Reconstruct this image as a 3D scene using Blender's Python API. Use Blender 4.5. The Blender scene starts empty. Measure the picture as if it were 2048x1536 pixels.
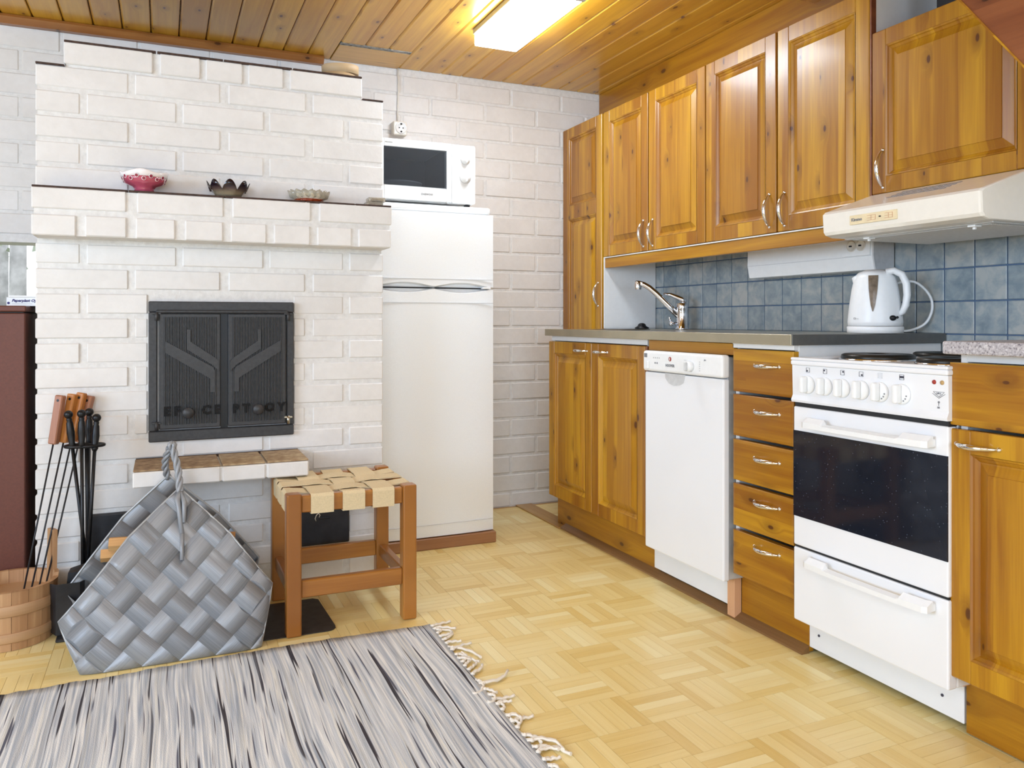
import bpy, bmesh, math, random
from mathutils import Vector, Matrix
random.seed(7)
C = bpy.context.scene.collection
S = bpy.context.scene
PI = math.pi

# ------------------------------------------------------------------ camera, world, lights, exposure
cam = bpy.data.objects.new('camera', bpy.data.cameras.new('camera')); C.objects.link(cam)
YAW = math.atan(699.0 / 1581.0)
cam.location = (0, 0, 0.94); cam.rotation_euler = (PI / 2, 0, -YAW)
cam.data.sensor_width = 36; cam.data.lens = 1581.0 / 2048 * 36; cam.data.shift_y = -128.0 / 2048
cam.data.clip_start = 0.05
S.camera = cam
vs = S.view_settings
vs.view_transform = 'Standard'; vs.look = 'None'; vs.gamma = 1; vs.use_curve_mapping = False
vs.exposure = 0.22
w = bpy.data.worlds.new('overcast_sky'); S.world = w; w.use_nodes = True
bg = w.node_tree.nodes['Background']; bg.inputs[0].default_value = (0.90, 0.95, 1, 1); bg.inputs[1].default_value = 1.6

def area(name, loc, aim, sx, sy, power, col=(1, 1, 1)):
    l = bpy.data.lights.new(name, 'AREA'); l.shape = 'RECTANGLE'; l.size = sx; l.size_y = sy; l.energy = power; l.color = col
    o = bpy.data.objects.new(name, l); C.objects.link(o); o.location = loc
    o.rotation_euler = Vector(aim).to_track_quat('-Z', 'Y').to_euler(); return o
# daylight through the windows of the unseen half of the room
area('daylight_left_window', (-2.93, 0.65, 1.35), (1, 0, 0), 1.9, 1.15, 92, (0.57, 0.755, 1))
area('daylight_front_window', (-0.6, -2.52, 1.35), (0, 1, 0), 3.0, 1.25, 62, (0.59, 0.775, 1))
area('unseen_overhead_light', (-0.9, -0.5, 2.06), (0, 0, -1), 0.9, 0.9, 24, (0.70, 0.84, 1))  # unseen area light overhead behind the camera, with no fitting modelled

# ------------------------------------------------------------------ material helpers
def lin(c):
    return tuple(((v / 255.0) / 12.92 if v <= 10 else (((v / 255.0) + 0.055) / 1.055) ** 2.4) for v in c) + (1.0,)
class NT:
    def __init__(s, name):
        s.m = bpy.data.materials.new(name); s.m.use_nodes = True
        s.t = s.m.node_tree; s.b = s.t.nodes['Principled BSDF']; s.o = s.t.nodes['Material Output']
    def n(s, typ, **kw):
        x = s.t.nodes.new('ShaderNode' + typ)
        for k, v in kw.items(): setattr(x, k, v)
        return x
    def set(s, sock, v):
        if isinstance(v, bpy.types.NodeSocket): s.t.links.new(v, sock)
        else: sock.default_value = v
    def math(s, op, a, b=None, c=None):
        x = s.n('Math', operation=op); s.set(x.inputs[0], a)
        if b is not None: s.set(x.inputs[1], b)
        if c is not None: s.set(x.inputs[2], c)
        return x.outputs[0]
    def mix(s, f, a, b, mode='MIX'):
        x = s.n('Mix', data_type='RGBA', blend_type=mode); s.set(x.inputs[0], f); s.set(x.inputs[6], a); s.set(x.inputs[7], b)
        return x.outputs[2]
    def ramp(s, f, stops, interp='LINEAR'):
        x = s.n('ValToRGB'); s.set(x.inputs[0], f); r = x.color_ramp; r.interpolation = interp
        while len(r.elements) < len(stops): r.elements.new(0.5)
        for e, (p, c) in zip(r.elements, stops): e.position = p; e.color = c
        return x.outputs[0]
    def comb(s, x, y, z):
        k = s.n('CombineXYZ')
        for i, v in enumerate((x, y, z)): s.set(k.inputs[i], v)
        return k.outputs[0]
    def sep(s, v):
        k = s.n('SeparateXYZ'); s.set(k.inputs[0], v); return k.outputs
    def noise(s, vec, scale, detail=3, rough=0.5, dist=0.0):
        k = s.n('TexNoise'); s.set(k.inputs['Vector'], vec); k.inputs['Scale'].default_value = scale
        k.inputs['Detail'].default_value = detail; k.inputs['Roughness'].default_value = rough; k.inputs['Distortion'].default_value = dist
        return k.outputs[0]
    def obj(s): return s.n('TexCoord').outputs['Object']
    def rnd(s): return s.n('ObjectInfo').outputs['Random']
    def bump(s, h, strength, dist=0.002):
        k = s.n('Bump'); s.set(k.inputs['Height'], h); k.inputs['Strength'].default_value = strength; k.inputs['Distance'].default_value = dist
        s.t.links.new(k.outputs[0], s.b.inputs['Normal'])
    def pbr(s, col=None, rough=0.5, metal=0.0, spec=None, coat=None):
        if col is not None: s.set(s.b.inputs['Base Color'], col)
        s.set(s.b.inputs['Roughness'], rough); s.set(s.b.inputs['Metallic'], metal)
        if spec is not None: s.b.inputs['Specular IOR Level'].default_value = spec
        if coat: s.b.inputs['Coat Weight'].default_value = coat; s.b.inputs['Coat Roughness'].default_value = 0.16
        return s.m

def plain(name, rgb, rough=0.5, metal=0.0, var=0.04, bump=0.0, scale=60, coat=None, spec=None):
    k = NT(name); c = lin(rgb)
    f = k.noise(k.obj(), scale, 3)
    d = tuple(max(0, v * (1 - var * 2)) for v in c[:3]) + (1,); u = tuple(min(1, v * (1 + var)) for v in c[:3]) + (1,)
    col = k.ramp(f, [(0.3, d), (0.7, u)])
    if bump: k.bump(f, bump)
    return k.pbr(col, rough, metal, spec, coat)

def pine(name, grain, width, light, dark, knot, knots=0.55, rough=0.36, stave=0.075, coat=0.25, kscale=1.0):
    k = NT(name); p = k.sep(k.obj()); r = k.rnd(); off = k.math('MULTIPLY', r, 53.0)
    ax = {'x': 0, 'y': 1, 'z': 2}
    g = k.math('ADD', p[ax[grain]], off); a = k.math('ADD', p[ax[width]], k.math('MULTIPLY', r, 17.3))
    st = k.n('TexWhiteNoise', noise_dimensions='1D')
    k.set(st.inputs['W'], k.math('FLOOR', k.math('DIVIDE', a, stave)))
    tone = st.outputs['Value']
    g2 = k.math('ADD', g, k.math('MULTIPLY', tone, 9.0))
    # knots
    vo = k.n('TexVoronoi', voronoi_dimensions='2D', feature='F1'); k.set(vo.inputs['Vector'], k.comb(k.math('MULTIPLY', a, 8.5 * kscale), k.math('MULTIPLY', g2, 4.2 * kscale), 0))
    vo.inputs['Scale'].default_value = 1.0
    kd = vo.outputs['Distance']
    rr = k.sep(vo.outputs['Color'])
    on = k.math('GREATER_THAN', rr[0], 1 - knots)
    size = k.math('MULTIPLY_ADD', rr[1], 0.045, 0.026)
    m = k.n('MapRange', interpolation_type='SMOOTHSTEP'); k.set(m.inputs[0], kd); k.set(m.inputs[1], size)
    k.set(m.inputs[2], k.math('MULTIPLY', size, 0.55)); m.inputs[3].default_value = 0; m.inputs[4].default_value = 1
    kn = k.math('MULTIPLY', m.outputs[0], on)
    h = k.n('MapRange', interpolation_type='SMOOTHSTEP'); k.set(h.inputs[0], kd); k.set(h.inputs[1], 0.26); h.inputs[2].default_value = 0.0; h.inputs[3].default_value = 0; h.inputs[4].default_value = 1
    halo = k.math('MULTIPLY', k.math('MULTIPLY', h.outputs[0], on), 0.6)
    gv = k.comb(k.math('ADD', k.math('MULTIPLY', a, 26.0), k.math('MULTIPLY', halo, 1.6)), k.math('MULTIPLY', g2, 1.3), tone)
    f = k.noise(gv, 1.0, 4, 0.55, 0.5)
    fine = k.noise(k.comb(k.math('MULTIPLY', a, 190.0), k.math('MULTIPLY', g2, 5.0), 0), 1.0, 2)
    ff = k.math('ADD', k.math('MULTIPLY_ADD', f, 0.9, k.math('MULTIPLY', k.math('SUBTRACT', tone, 0.5), 0.30)), k.math('MULTIPLY', k.math('SUBTRACT', fine, 0.5), 0.22))
    ff = k.math('ADD', ff, k.math('MULTIPLY', k.math('SUBTRACT', r, 0.5), 0.09))
    col = k.ramp(ff, [(0.25, lin(dark)), (0.48, lin(tuple((x + y) / 2 for x, y in zip(light, dark)))), (0.68, lin(light))])
    col = k.mix(halo, col, lin(tuple(x * 0.82 for x in dark)))
    col = k.mix(kn, col, lin(knot))
    k.bump(fine, 0.05, 0.001)
    return k.pbr(col, rough, coat=coat)

M = {}
PL, PD, PK = (194, 142, 26), (146, 90, 8), (88, 46, 8)
M['pine_v'] = pine('pine_vertical', 'z', 'y', PL, PD, PK)
M['pine_h'] = pine('pine_horizontal', 'y', 'z', PL, PD, PK, stave=0.06)
M['pine_plank'] = pine('pine_plank', 'y', 'z', PL, PD, PK, knots=0.5, stave=0.5, kscale=0.7)
M['pine_ceiling'] = pine('pine_ceiling', 'y', 'x', (222, 170, 54), (192, 134, 30), (110, 64, 18), knots=0.6, stave=0.5, rough=0.33, coat=0.3)
M['pine_x'] = pine('pine_trim_x', 'x', 'z', (178, 122, 66), (142, 88, 42), (80, 46, 24), stave=0.5)
M['stair_wood'] = pine('stair_wood', 'y', 'z', (140, 82, 48), (114, 60, 34), (62, 32, 20), stave=0.5, knots=0.4)
M['stool_wood_z'] = pine('stool_wood_vertical', 'z', 'y', (176, 116, 50), (140, 84, 28), (84, 46, 18), stave=0.5, knots=0.25)
M['stool_wood_x'] = pine('stool_wood_horizontal', 'x', 'z', (176, 116, 50), (140, 84, 28), (84, 46, 18), stave=0.5, knots=0.25)
M['stool_wood_y'] = pine('stool_wood_side', 'y', 'z', (176, 116, 50), (140, 84, 28), (84, 46, 18), stave=0.5, knots=0.25)
M['raw_pine'] = pine('raw_pine', 'z', 'y', (232, 186, 146), (208, 156, 116), (140, 90, 60), knots=0.1, rough=0.6, coat=None)
M['log_wood'] = pine('log_wood', 'x', 'z', (226, 180, 120), (190, 136, 84), (110, 70, 40), knots=0.2, rough=0.8, coat=None)
M['bucket_wood'] = pine('bucket_wood', 'z', 'x', (196, 154, 112), (164, 120, 82), (110, 76, 52), knots=0.12, rough=0.6, stave=0.5, coat=None)
M['hoop_wood'] = pine('hoop_wood', 'x', 'z', (200, 164, 126), (180, 140, 102), (140, 96, 66), knots=0.0, rough=0.6, stave=0.5, coat=None)
M['skewer_wood'] = pine('skewer_wood', 'z', 'x', (194, 140, 106), (158, 104, 76), (100, 60, 44), knots=0.1, rough=0.45, stave=0.5, coat=None)
M['amber_wood'] = pine('amber_skewer_wood', 'z', 'x', (222, 160, 86), (180, 112, 48), (110, 60, 30), knots=0.1, rough=0.45, stave=0.5, coat=None)
M['birch_bark'] = pine('box_wood', 'x', 'z', (214, 188, 150), (186, 154, 112), (130, 96, 60), knots=0.2, rough=0.55, stave=0.5, coat=None)

def brickpaint():
    k = NT('painted_brick'); o = k.obj(); r = k.rnd()
    v = k.n('VectorMath', operation='ADD'); k.set(v.inputs[0], o); k.set(v.inputs[1], k.comb(k.math('MULTIPLY', r, 31.0), r, r))
    f = k.noise(v.outputs[0], 34, 5, 0.6); g = k.noise(v.outputs[0], 5, 2)
    col = k.ramp(k.math('ADD', k.math('MULTIPLY', g, 0.6), k.math('MULTIPLY', f, 0.4)), [(0.3, lin((220, 215, 211))), (0.65, lin((232, 228, 225)))])
    k.bump(f, 0.35, 0.003)
    return k.pbr(col, 0.5)
M['brick'] = brickpaint()
def mortarpaint():
    k = NT('painted_mortar'); f = k.noise(k.obj(), 55, 5, 0.65)
    col = k.ramp(f, [(0.25, lin((214, 210, 207))), (0.65, lin((231, 228, 225)))])
    k.bump(f, 0.6, 0.004)
    return k.pbr(col, 0.6)
M['mortar'] = mortarpaint()
def rawbrick():
    k = NT('raw_brick_top'); f = k.noise(k.obj(), 30, 5, 0.65); r = k.rnd()
    col = k.ramp(k.math('ADD', f, k.math('MULTIPLY', k.math('SUBTRACT', r, 0.5), 0.3)), [(0.25, lin((96, 72, 52))), (0.5, lin((152, 124, 92))), (0.75, lin((188, 164, 128)))])
    k.bump(f, 0.5, 0.003); return k.pbr(col, 0.8)
M['raw_brick'] = rawbrick()
M['soot'] = plain('dark_brick_edge', (74, 54, 46), 0.85, var=0.25, bump=0.5, scale=80)

def parquet():
    k = NT('parquet'); p = k.sep(k.obj()); r = k.rnd()
    at = k.n('Attribute', attribute_name='tone'); t = at.outputs['Fac']
    off = k.math('MULTIPLY', r, 41.0)
    f = k.noise(k.comb(k.math('ADD', k.math('MULTIPLY', p[0], 5.0), off), k.math('MULTIPLY', p[1], 110.0), k.math('MULTIPLY', t, 30)), 1.0, 3, 0.55)
    v = k.math('ADD', k.math('MULTIPLY', f, 0.35), k.math('MULTIPLY', t, 0.65))
    v = k.math('ADD', v, k.math('MULTIPLY', k.math('SUBTRACT', r, 0.5), 0.10))
    col = k.ramp(v, [(0.05, lin((218, 182, 102))), (0.45, lin((237, 211, 142))), (0.85, lin((250, 235, 182)))])
    return k.pbr(col, 0.3, spec=0.45)
M['parquet'] = parquet()
M['subfloor'] = plain('parquet_joint', (196, 152, 94), 0.5)

def tilemat():
    k = NT('blue_tile'); r = k.rnd(); o = k.obj()
    v = k.n('VectorMath', operation='ADD'); k.set(v.inputs[0], o); k.set(v.inputs[1], k.comb(k.math('MULTIPLY', r, 23.0), k.math('MULTIPLY', r, 11.0), 0))
    f = k.noise(v.outputs[0], 22, 4, 0.6, 0.4)
    v2 = k.math('ADD', f, k.math('MULTIPLY', k.math('SUBTRACT', r, 0.5), 0.22))
    col = k.ramp(v2, [(0.3, lin((122, 136, 144))), (0.5, lin((146, 156, 160))), (0.68, lin((172, 174, 171)))])
    return k.pbr(col, 0.3)
M['tile'] = tilemat()
M['grout'] = plain('blue_grout', (82, 104, 132), 0.7)

def rugmat():
    k = NT('rag_rug'); p = k.sep(k.obj())
    wob = k.noise(k.comb(k.math('MULTIPLY', p[0], 3), k.math('MULTIPLY', p[1], 2.2), 0), 1.0, 1)
    x = k.math('ADD', p[0], k.math('MULTIPLY', k.math('SUBTRACT', wob, 0.5), 0.022))
    f = k.noise(k.comb(k.math('MULTIPLY', x, 40.0), k.math('MULTIPLY', p[1], 0.8), 0), 1.0, 3, 0.55)
    h = k.noise(k.comb(k.math('MULTIPLY', x, 150.0), k.math('MULTIPLY', p[1], 3.0), 7.3), 1.0, 1, 0.5)
    col = k.ramp(f, [(0.30, lin((150, 158, 168))), (0.38, lin((212, 208, 200))), (0.44, lin((160, 168, 178))), (0.50, lin((236, 232, 224))), (0.55, lin((176, 182, 190))), (0.60, lin((220, 214, 200))), (0.66, lin((156, 162, 170))), (0.74, lin((242, 240, 236)))], 'LINEAR')
    bl = k.ramp(h, [(0.36, lin((152, 158, 168))), (0.5, lin((204, 204, 204))), (0.62, lin((244, 240, 232)))])
    col = k.mix(0.4, col, bl)
    d = k.noise(k.comb(k.math('MULTIPLY', x, 56.0), k.math('MULTIPLY', p[1], 1.1), 3.1), 1.0, 2, 0.7)
    dk = k.ramp(d, [(0.60, (0, 0, 0, 1)), (0.62, (1, 1, 1, 1))])
    d2 = k.noise(k.comb(k.math('MULTIPLY', x, 120.0), k.math('MULTIPLY', p[1], 2.6), 9.1), 1.0, 1, 0.5)
    dk2 = k.ramp(d2, [(0.66, (0, 0, 0, 1)), (0.70, (1, 1, 1, 1))])
    col = k.mix(dk2, col, lin((98, 98, 108)))
    dkv = k.ramp(h, [(0.35, (0.75, 0.75, 0.75, 1)), (0.5, (1, 1, 1, 1))])
    col = k.mix(k.math('MULTIPLY', dk, dkv), col, lin((70, 66, 70)))
    col = k.mix(1.0, col, (0.98, 1.0, 1.05, 1), 'MULTIPLY')
    sp = k.noise(k.comb(k.math('MULTIPLY', p[0], 500), k.math('MULTIPLY', p[1], 260), 0), 1.0, 1)
    hh = k.math('ADD', f, k.math('MULTIPLY', sp, 0.6))
    k.bump(hh, 0.5, 0.003)
    return k.pbr(col, 0.95, spec=0.1)
M['rug'] = rugmat()
M['fringe'] = plain('cotton_fringe', (238, 228, 214), 0.9)

def strapmat():
    k = NT('woven_plastic'); uv = k.sep(k.n('UVMap').outputs[0]); r = k.rnd()
    f = k.noise(k.comb(k.math('MULTIPLY', uv[0], 3.0), k.math('MULTIPLY', uv[1], 500.0), k.math('MULTIPLY', r, 20)), 1.0, 3)
    v = k.math('ADD', f, k.math('MULTIPLY', k.math('SUBTRACT', r, 0.5), 0.5))
    col = k.ramp(v, [(0.3, lin((128, 130, 134))), (0.7, lin((152, 154, 158)))])
    k.bump(f, 0.12, 0.001)
    return k.pbr(col, 0.45, 0.15)
M['strap'] = strapmat()
M['strap_rim'] = plain('basket_rim', (176, 178, 180), 0.4, 0.2)
M['webbing'] = plain('beige_webbing', (216, 194, 154), 0.85, var=0.05, bump=0.15, scale=300)

M['white_enamel'] = plain('white_enamel', (238, 238, 241), 0.22, var=0.01, scale=3)
M['white_plastic'] = plain('white_plastic', (240, 240, 240), 0.35, var=0.01)
M['fridge_white'] = plain('fridge_white', (242, 244, 246), 0.35, var=0.012, bump=0.05, scale=220)
M['cream_plastic'] = plain('cream_plastic', (231, 225, 214), 0.35, var=0.02)
M['hood_white'] = plain('hood_enamel', (236, 230, 220), 0.2, var=0.01)
M['hood_strip'] = plain('hood_control_strip', (232, 214, 176), 0.4)
M['grey_shadow_gap'] = plain('rubber_and_shade_gap', (34, 34, 36), 0.7)  # near-black for rubber and small dark parts; in gaps it paints the shade
M['light_grey'] = plain('light_grey_plastic', (206, 206, 207), 0.45)
M['mid_grey'] = plain('print_grey', (128, 128, 132), 0.6)
M['dark_print'] = plain('print_dark', (62, 60, 74), 0.6)
M['blue_print'] = plain('print_blue', (44, 40, 110), 0.6)
M['pale_red_print'] = plain('print_pale_red', (206, 150, 116), 0.6)
M['red'] = plain('red_lamp', (160, 40, 26), 0.3)
M['amber'] = plain('amber_lamp', (186, 150, 96), 0.3)
M['laminate'] = plain('white_laminate', (232, 231, 230), 0.35, var=0.01)
M['iron'] = plain('black_cast_iron', (56, 56, 58), 0.5, 0.1, var=0.12, bump=0.2, scale=90)
M['iron_dark'] = plain('black_iron', (24, 24, 27), 0.4, 0.3, var=0.15)
M['lettering_black'] = plain('lettering_black', (14, 14, 15), 0.9)
M['sheet_black'] = plain('black_sheet_metal', (46, 46, 50), 0.45, 0.3, var=0.2, scale=20)
M['mat_metal'] = plain('floor_plate', (62, 58, 56), 0.5, 0.4, var=0.2, scale=30)
M['brown_paint'] = plain('brown_paint', (100, 52, 38), 0.5, var=0.06, bump=0.06, scale=160)
M['brown_dark'] = plain('brown_paint_side', (110, 62, 48), 0.45, var=0.05)
M['floor_strip'] = pine('floor_strip', 'y', 'x', (150, 112, 70), (118, 82, 46), (80, 50, 26), stave=0.5, knots=0.1, rough=0.45)
M['floor_strip_light'] = pine('floor_strip_light', 'y', 'x', (190, 148, 80), (160, 116, 58), (96, 60, 30), stave=0.5, knots=0.1, rough=0.4)
M['fridge_plinth'] = pine('fridge_plinth', 'x', 'z', (176, 128, 84), (146, 98, 62), (90, 52, 34), stave=0.5, knots=0.2, rough=0.5)
M['chrome'] = plain('chrome', (225, 225, 228), 0.08, 1.0, var=0.0)
M['steel'] = plain('brushed_steel', (186, 182, 170), 0.3, 1.0, var=0.04, scale=14)
M['steel_front'] = plain('steel_edge', (182, 174, 152), 0.4, 0.75, var=0.06, scale=8)
M['hotplate'] = plain('hotplate_iron', (42, 40, 36), 0.35, 0.5)
M['granite_body'] = None
def granite():
    k = NT('speckled_laminate'); o = k.obj(); f = k.noise(o, 260, 2); g = k.noise(o, 60, 3)
    col = k.ramp(f, [(0.3, lin((96, 90, 96))), (0.42, lin((168, 162, 166))), (0.6, lin((188, 183, 186))), (0.72, lin((214, 210, 212)))])
    return k.pbr(col, 0.35)
M['granite'] = granite()
def ovenglass():
    k = NT('oven_glass'); o = k.obj()
    v = k.n('TexVoronoi'); k.set(v.inputs['Vector'], o); v.inputs['Scale'].default_value = 95
    d = k.ramp(v.outputs['Distance'], [(0.06, (0.12, 0.13, 0.17, 1)), (0.12, (0.012, 0.014, 0.022, 1))])
    return k.pbr(d, 0.07, spec=0.5)
M['oven_glass'] = ovenglass()
M['micro_glass'] = None
def glass(name, rgb, rough=0.02, trans=1.0):
    k = NT(name); k.pbr(lin(rgb), rough); k.b.inputs['Transmission Weight'].default_value = trans; k.b.inputs['IOR'].default_value = 1.45
    f = k.noise(k.obj(), 40, 2); k.bump(f, 0.03, 0.002); return k.m
M['clear_glass'] = glass('clear_glass', (246, 240, 224), 0.04, 0.75)
M['pane'] = glass('window_pane', (252, 253, 255), 0.0)
M['pane'].node_tree.nodes['Principled BSDF'].inputs['IOR'].default_value = 1.02
M['amber_glass'] = glass('amber_glass', (170, 64, 26), 0.1, 0.4)
M['micro_glass'] = glass('microwave_window', (150, 154, 160), 0.03, 0.9); M['micro_glass'].node_tree.nodes['Principled BSDF'].inputs['IOR'].default_value = 1.1
def smoke():
    k = NT('smoky_glass'); p = k.sep(k.obj()); f = k.noise(k.obj(), 25, 2)
    m = k.n('MapRange'); k.set(m.inputs[0], p[2]); m.inputs[1].default_value = -0.022; m.inputs[2].default_value = 0.026
    col = k.ramp(m.outputs[0], [(0.12, lin((206, 190, 160))), (0.42, lin((120, 98, 92))), (0.66, lin((44, 28, 42)))])
    k.bump(f, 0.1, 0.002); k.pbr(col, 0.06); k.b.inputs['Transmission Weight'].default_value = 0.6; return k.m
M['smoky_glass'] = smoke()
M['pink_glaze'] = plain('pink_glaze', (186, 84, 106), 0.12, var=0.05, coat=0.6)
M['white_glaze'] = plain('white_glaze', (240, 232, 232), 0.12, var=0.02)
M['pink_dark'] = plain('dark_red_glaze', (140, 40, 66), 0.2)
def lampmat():
    k = NT('lit_diffuser'); k.pbr((1, 1, 1, 1), 0.5)
    k.b.inputs['Emission Color'].default_value = (0.78, 0.89, 1, 1); k.b.inputs['Emission Strength'].default_value = 31.0; return k.m
M['lamp'] = lampmat()
M['leaf'] = plain('tree_foliage', (206, 212, 200), 0.8, var=0.3, scale=3)  # leaves paled towards white, so the window glare sits in their colour
M['bark'] = plain('tree_bark', (206, 202, 208), 0.9, var=0.2, scale=6)
M['ground'] = plain('forest_ground', (150, 160, 120), 0.9, var=0.3, scale=2)
M['wallpaint'] = plain('white_wall_paint', (228, 226, 222), 0.7, var=0.02)
M['mineral'] = plain('grey_mineral_board', (152, 150, 146), 0.9, var=0.35, bump=0.8, scale=60)

# ------------------------------------------------------------------ geometry helpers
def V(*a): return Vector(a)
class MB:
    def __init__(s): s.bm = bmesh.new(); s.mi = 0; s.uv = None
    def _done(s, faces, smooth=False):
        for f in faces: f.material_index = s.mi; f.smooth = smooth
    def box(s, x0, x1, y0, y1, z0, z1, b=0.0, seg=1, M4=None):
        r = bmesh.ops.create_cube(s.bm, size=1.0); vs_ = r['verts']
        for v in vs_:
            v.co = V((x0 + x1) / 2 + v.co.x * (x1 - x0), (y0 + y1) / 2 + v.co.y * (y1 - y0), (z0 + z1) / 2 + v.co.z * (z1 - z0))
        fs = list({f for v in vs_ for f in v.link_faces})
        if b > 0:
            es = list({e for v in vs_ for e in v.link_edges})
            rr = bmesh.ops.bevel(s.bm, geom=es, offset=b, segments=seg, profile=0.5, affect='EDGES')
            fs = [f for f in fs if f.is_valid] + [f for f in rr['faces'] if f.is_valid]
            vs_ = list({v for f in fs for v in f.verts})
        s._done(fs)
        if M4 is not None:
            for v in vs_: v.co = M4 @ v.co
        return s
    def obox(s, c, ax, ay, az, sx, sy, sz, b=0.0, seg=1):
        m = Matrix((Vector(ax).normalized(), Vector(ay).normalized(), Vector(az).normalized())).transposed().to_4x4(); m.translation = Vector(c)
        return s.box(-sx / 2, sx / 2, -sy / 2, sy / 2, -sz / 2, sz / 2, b, seg, m)
    def face(s, pts, smooth=False):
        f = s.bm.faces.new([s.bm.verts.new(p) for p in pts]); s._done([f], smooth); return f
    def grid(s, rows, smooth=True, closed=False):
        vv = [[s.bm.verts.new(p) for p in r] for r in rows]; fs = []
        for i in range(len(vv) - 1):
            n = len(vv[i]); rng = range(n) if closed else range(n - 1)
            for j in rng:
                fs.append(s.bm.faces.new((vv[i][j], vv[i][(j + 1) % n], vv[i + 1][(j + 1) % n], vv[i + 1][j])))
        s._done(fs, smooth); return vv
    def lathe(s, prof, c=(0, 0, 0), seg=24, axis='z', smooth=True, fn=None):
        rows = []
        for (r, h) in prof:
            row = []
            for i in range(seg):
                a = 2 * PI * i / seg; rr, hh = (r, h) if fn is None else fn(r, h, a)
                p = (rr * math.cos(a), rr * math.sin(a), hh)
                if axis == 'x': p = (-p[2], p[1], p[0])
                if axis == 'y': p = (p[0], -p[2], p[1])
                row.append((c[0] + p[0], c[1] + p[1], c[2] + p[2]))
            rows.append(row)
        vv = s.grid(rows, smooth, True)
        for row, (r, h) in ((vv[0], prof[0]), (vv[-1], prof[-1])):
            if r > 1e-5:
                try: s._done([s.bm.faces.new(row)])
                except ValueError: pass
        return s
    def tube(s, pts, r, seg=8, cap=True, flat=1.0, closed=False):
        pts = [Vector(p) for p in pts]; n = len(pts); rs = r if isinstance(r, (list, tuple)) else [r] * n
        t0 = (pts[1] - pts[0]).normalized(); up = V(0, 0, 1) if abs(t0.z) < 0.9 else V(1, 0, 0)
        nn = t0.cross(up).normalized(); rows = []
        for i, p in enumerate(pts):
            t = (pts[min(i + 1, n - 1)] - pts[max(i - 1, 0)]).normalized()
            nn = (nn - t * nn.dot(t)).normalized(); bb = t.cross(nn)
            rows.append([p + (nn * math.cos(2 * PI * k / seg) + bb * math.sin(2 * PI * k / seg) * flat) * rs[i] for k in range(seg)])
        vv = s.grid(rows, True, True)
        if cap:
            s._done([s.bm.faces.new(vv[0]), s.bm.faces.new(vv[-1])])
        return s
    def prism(s, poly, axis, a0, a1):
        def P(u, v, a): return {'x': (a, u, v), 'y': (u, a, v), 'z': (u, v, a)}[axis]
        A = [s.bm.verts.new(P(u, v, a0)) for u, v in poly]; B = [s.bm.verts.new(P(u, v, a1)) for u, v in poly]; n = len(poly)
        fs = [s.bm.faces.new(A), s.bm.faces.new(B)] + [s.bm.faces.new((A[i], A[(i + 1) % n], B[(i + 1) % n], B[i])) for i in range(n)]
        s._done(fs); return s
    def sphere(s, c, r, seg=12, sq=(1, 1, 1)):
        prof = [(math.sin(PI * i / 8) * r if 0 < i < 8 else 1e-6, -math.cos(PI * i / 8) * r) for i in range(9)]
        rows = [[(c[0] + rr * math.cos(2 * PI * k / seg) * sq[0], c[1] + rr * math.sin(2 * PI * k / seg) * sq[1], c[2] + h * sq[2]) for k in range(seg)] for rr, h in prof]
        s.grid(rows, True, True); return s
    def ring(s, loops, P, cap=True):
        """rect loops (u0,u1,v0,v1,h) joined in order; P(u,v,h) -> point"""
        prev = None; fs = []
        for (u0, u1, v0, v1, h) in loops:
            cur = [s.bm.verts.new(P(u, v, h)) for u, v in ((u0, v0), (u1, v0), (u1, v1), (u0, v1))]
            if prev:
                for i in range(4): fs.append(s.bm.faces.new((prev[i], prev[(i + 1) % 4], cur[(i + 1) % 4], cur[i])))
            prev = cur
        if cap: fs.append(s.bm.faces.new(prev))
        s._done(fs); return s

WL = {}
def wloc(o): return WL.get(o.name, V(0, 0, 0))
def place(o, center, parent):
    WL[o.name] = Vector(center)
    if parent is not None:
        o.parent = parent; o.location = Vector(center) - wloc(parent)
    else: o.location = Vector(center)
def build(name, mb, mats, parent=None, origin=None, label=None, kind=None):
    bm = mb.bm if isinstance(mb, MB) else mb
    bmesh.ops.recalc_face_normals(bm, faces=bm.faces)
    co = [v.co for v in bm.verts]
    lo = V(*(min(c[i] for c in co) for i in range(3))); hi = V(*(max(c[i] for c in co) for i in range(3)))
    c = (lo + hi) / 2 if origin is None else Vector(origin)
    for v in bm.verts: v.co -= c
    me = bpy.data.meshes.new(name); bm.to_mesh(me); bm.free()
    for m in (mats if isinstance(mats, (list, tuple)) else [mats]): me.materials.append(m)
    o = bpy.data.objects.new(name, me); C.objects.link(o); place(o, c, parent)
    if label: o['label'] = label
    if kind: o['kind'] = kind
    return o
def thing(name, loc, label, cat, group=None):
    o = bpy.data.objects.new(name, None); C.objects.link(o); o.empty_display_size = 0.05; place(o, loc, None)
    o['label'] = label; o['category'] = cat
    if group: o['group'] = group
    return o
def tag(o, label, cat, group=None):
    o['label'] = label; o['category'] = cat
    if group: o['group'] = group
    return o
def struct(name, mb, m, parent=None):
    o = build(name, mb, m, parent)
    if parent is None: o['kind'] = 'structure'
    return o
def bx(name, x0, x1, y0, y1, z0, z1, m, parent=None, b=0.002, seg=1, label=None):
    return build(name, MB().box(x0, x1, y0, y1, z0, z1, b, seg), m, parent, label=label)
CACHE = {}
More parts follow.
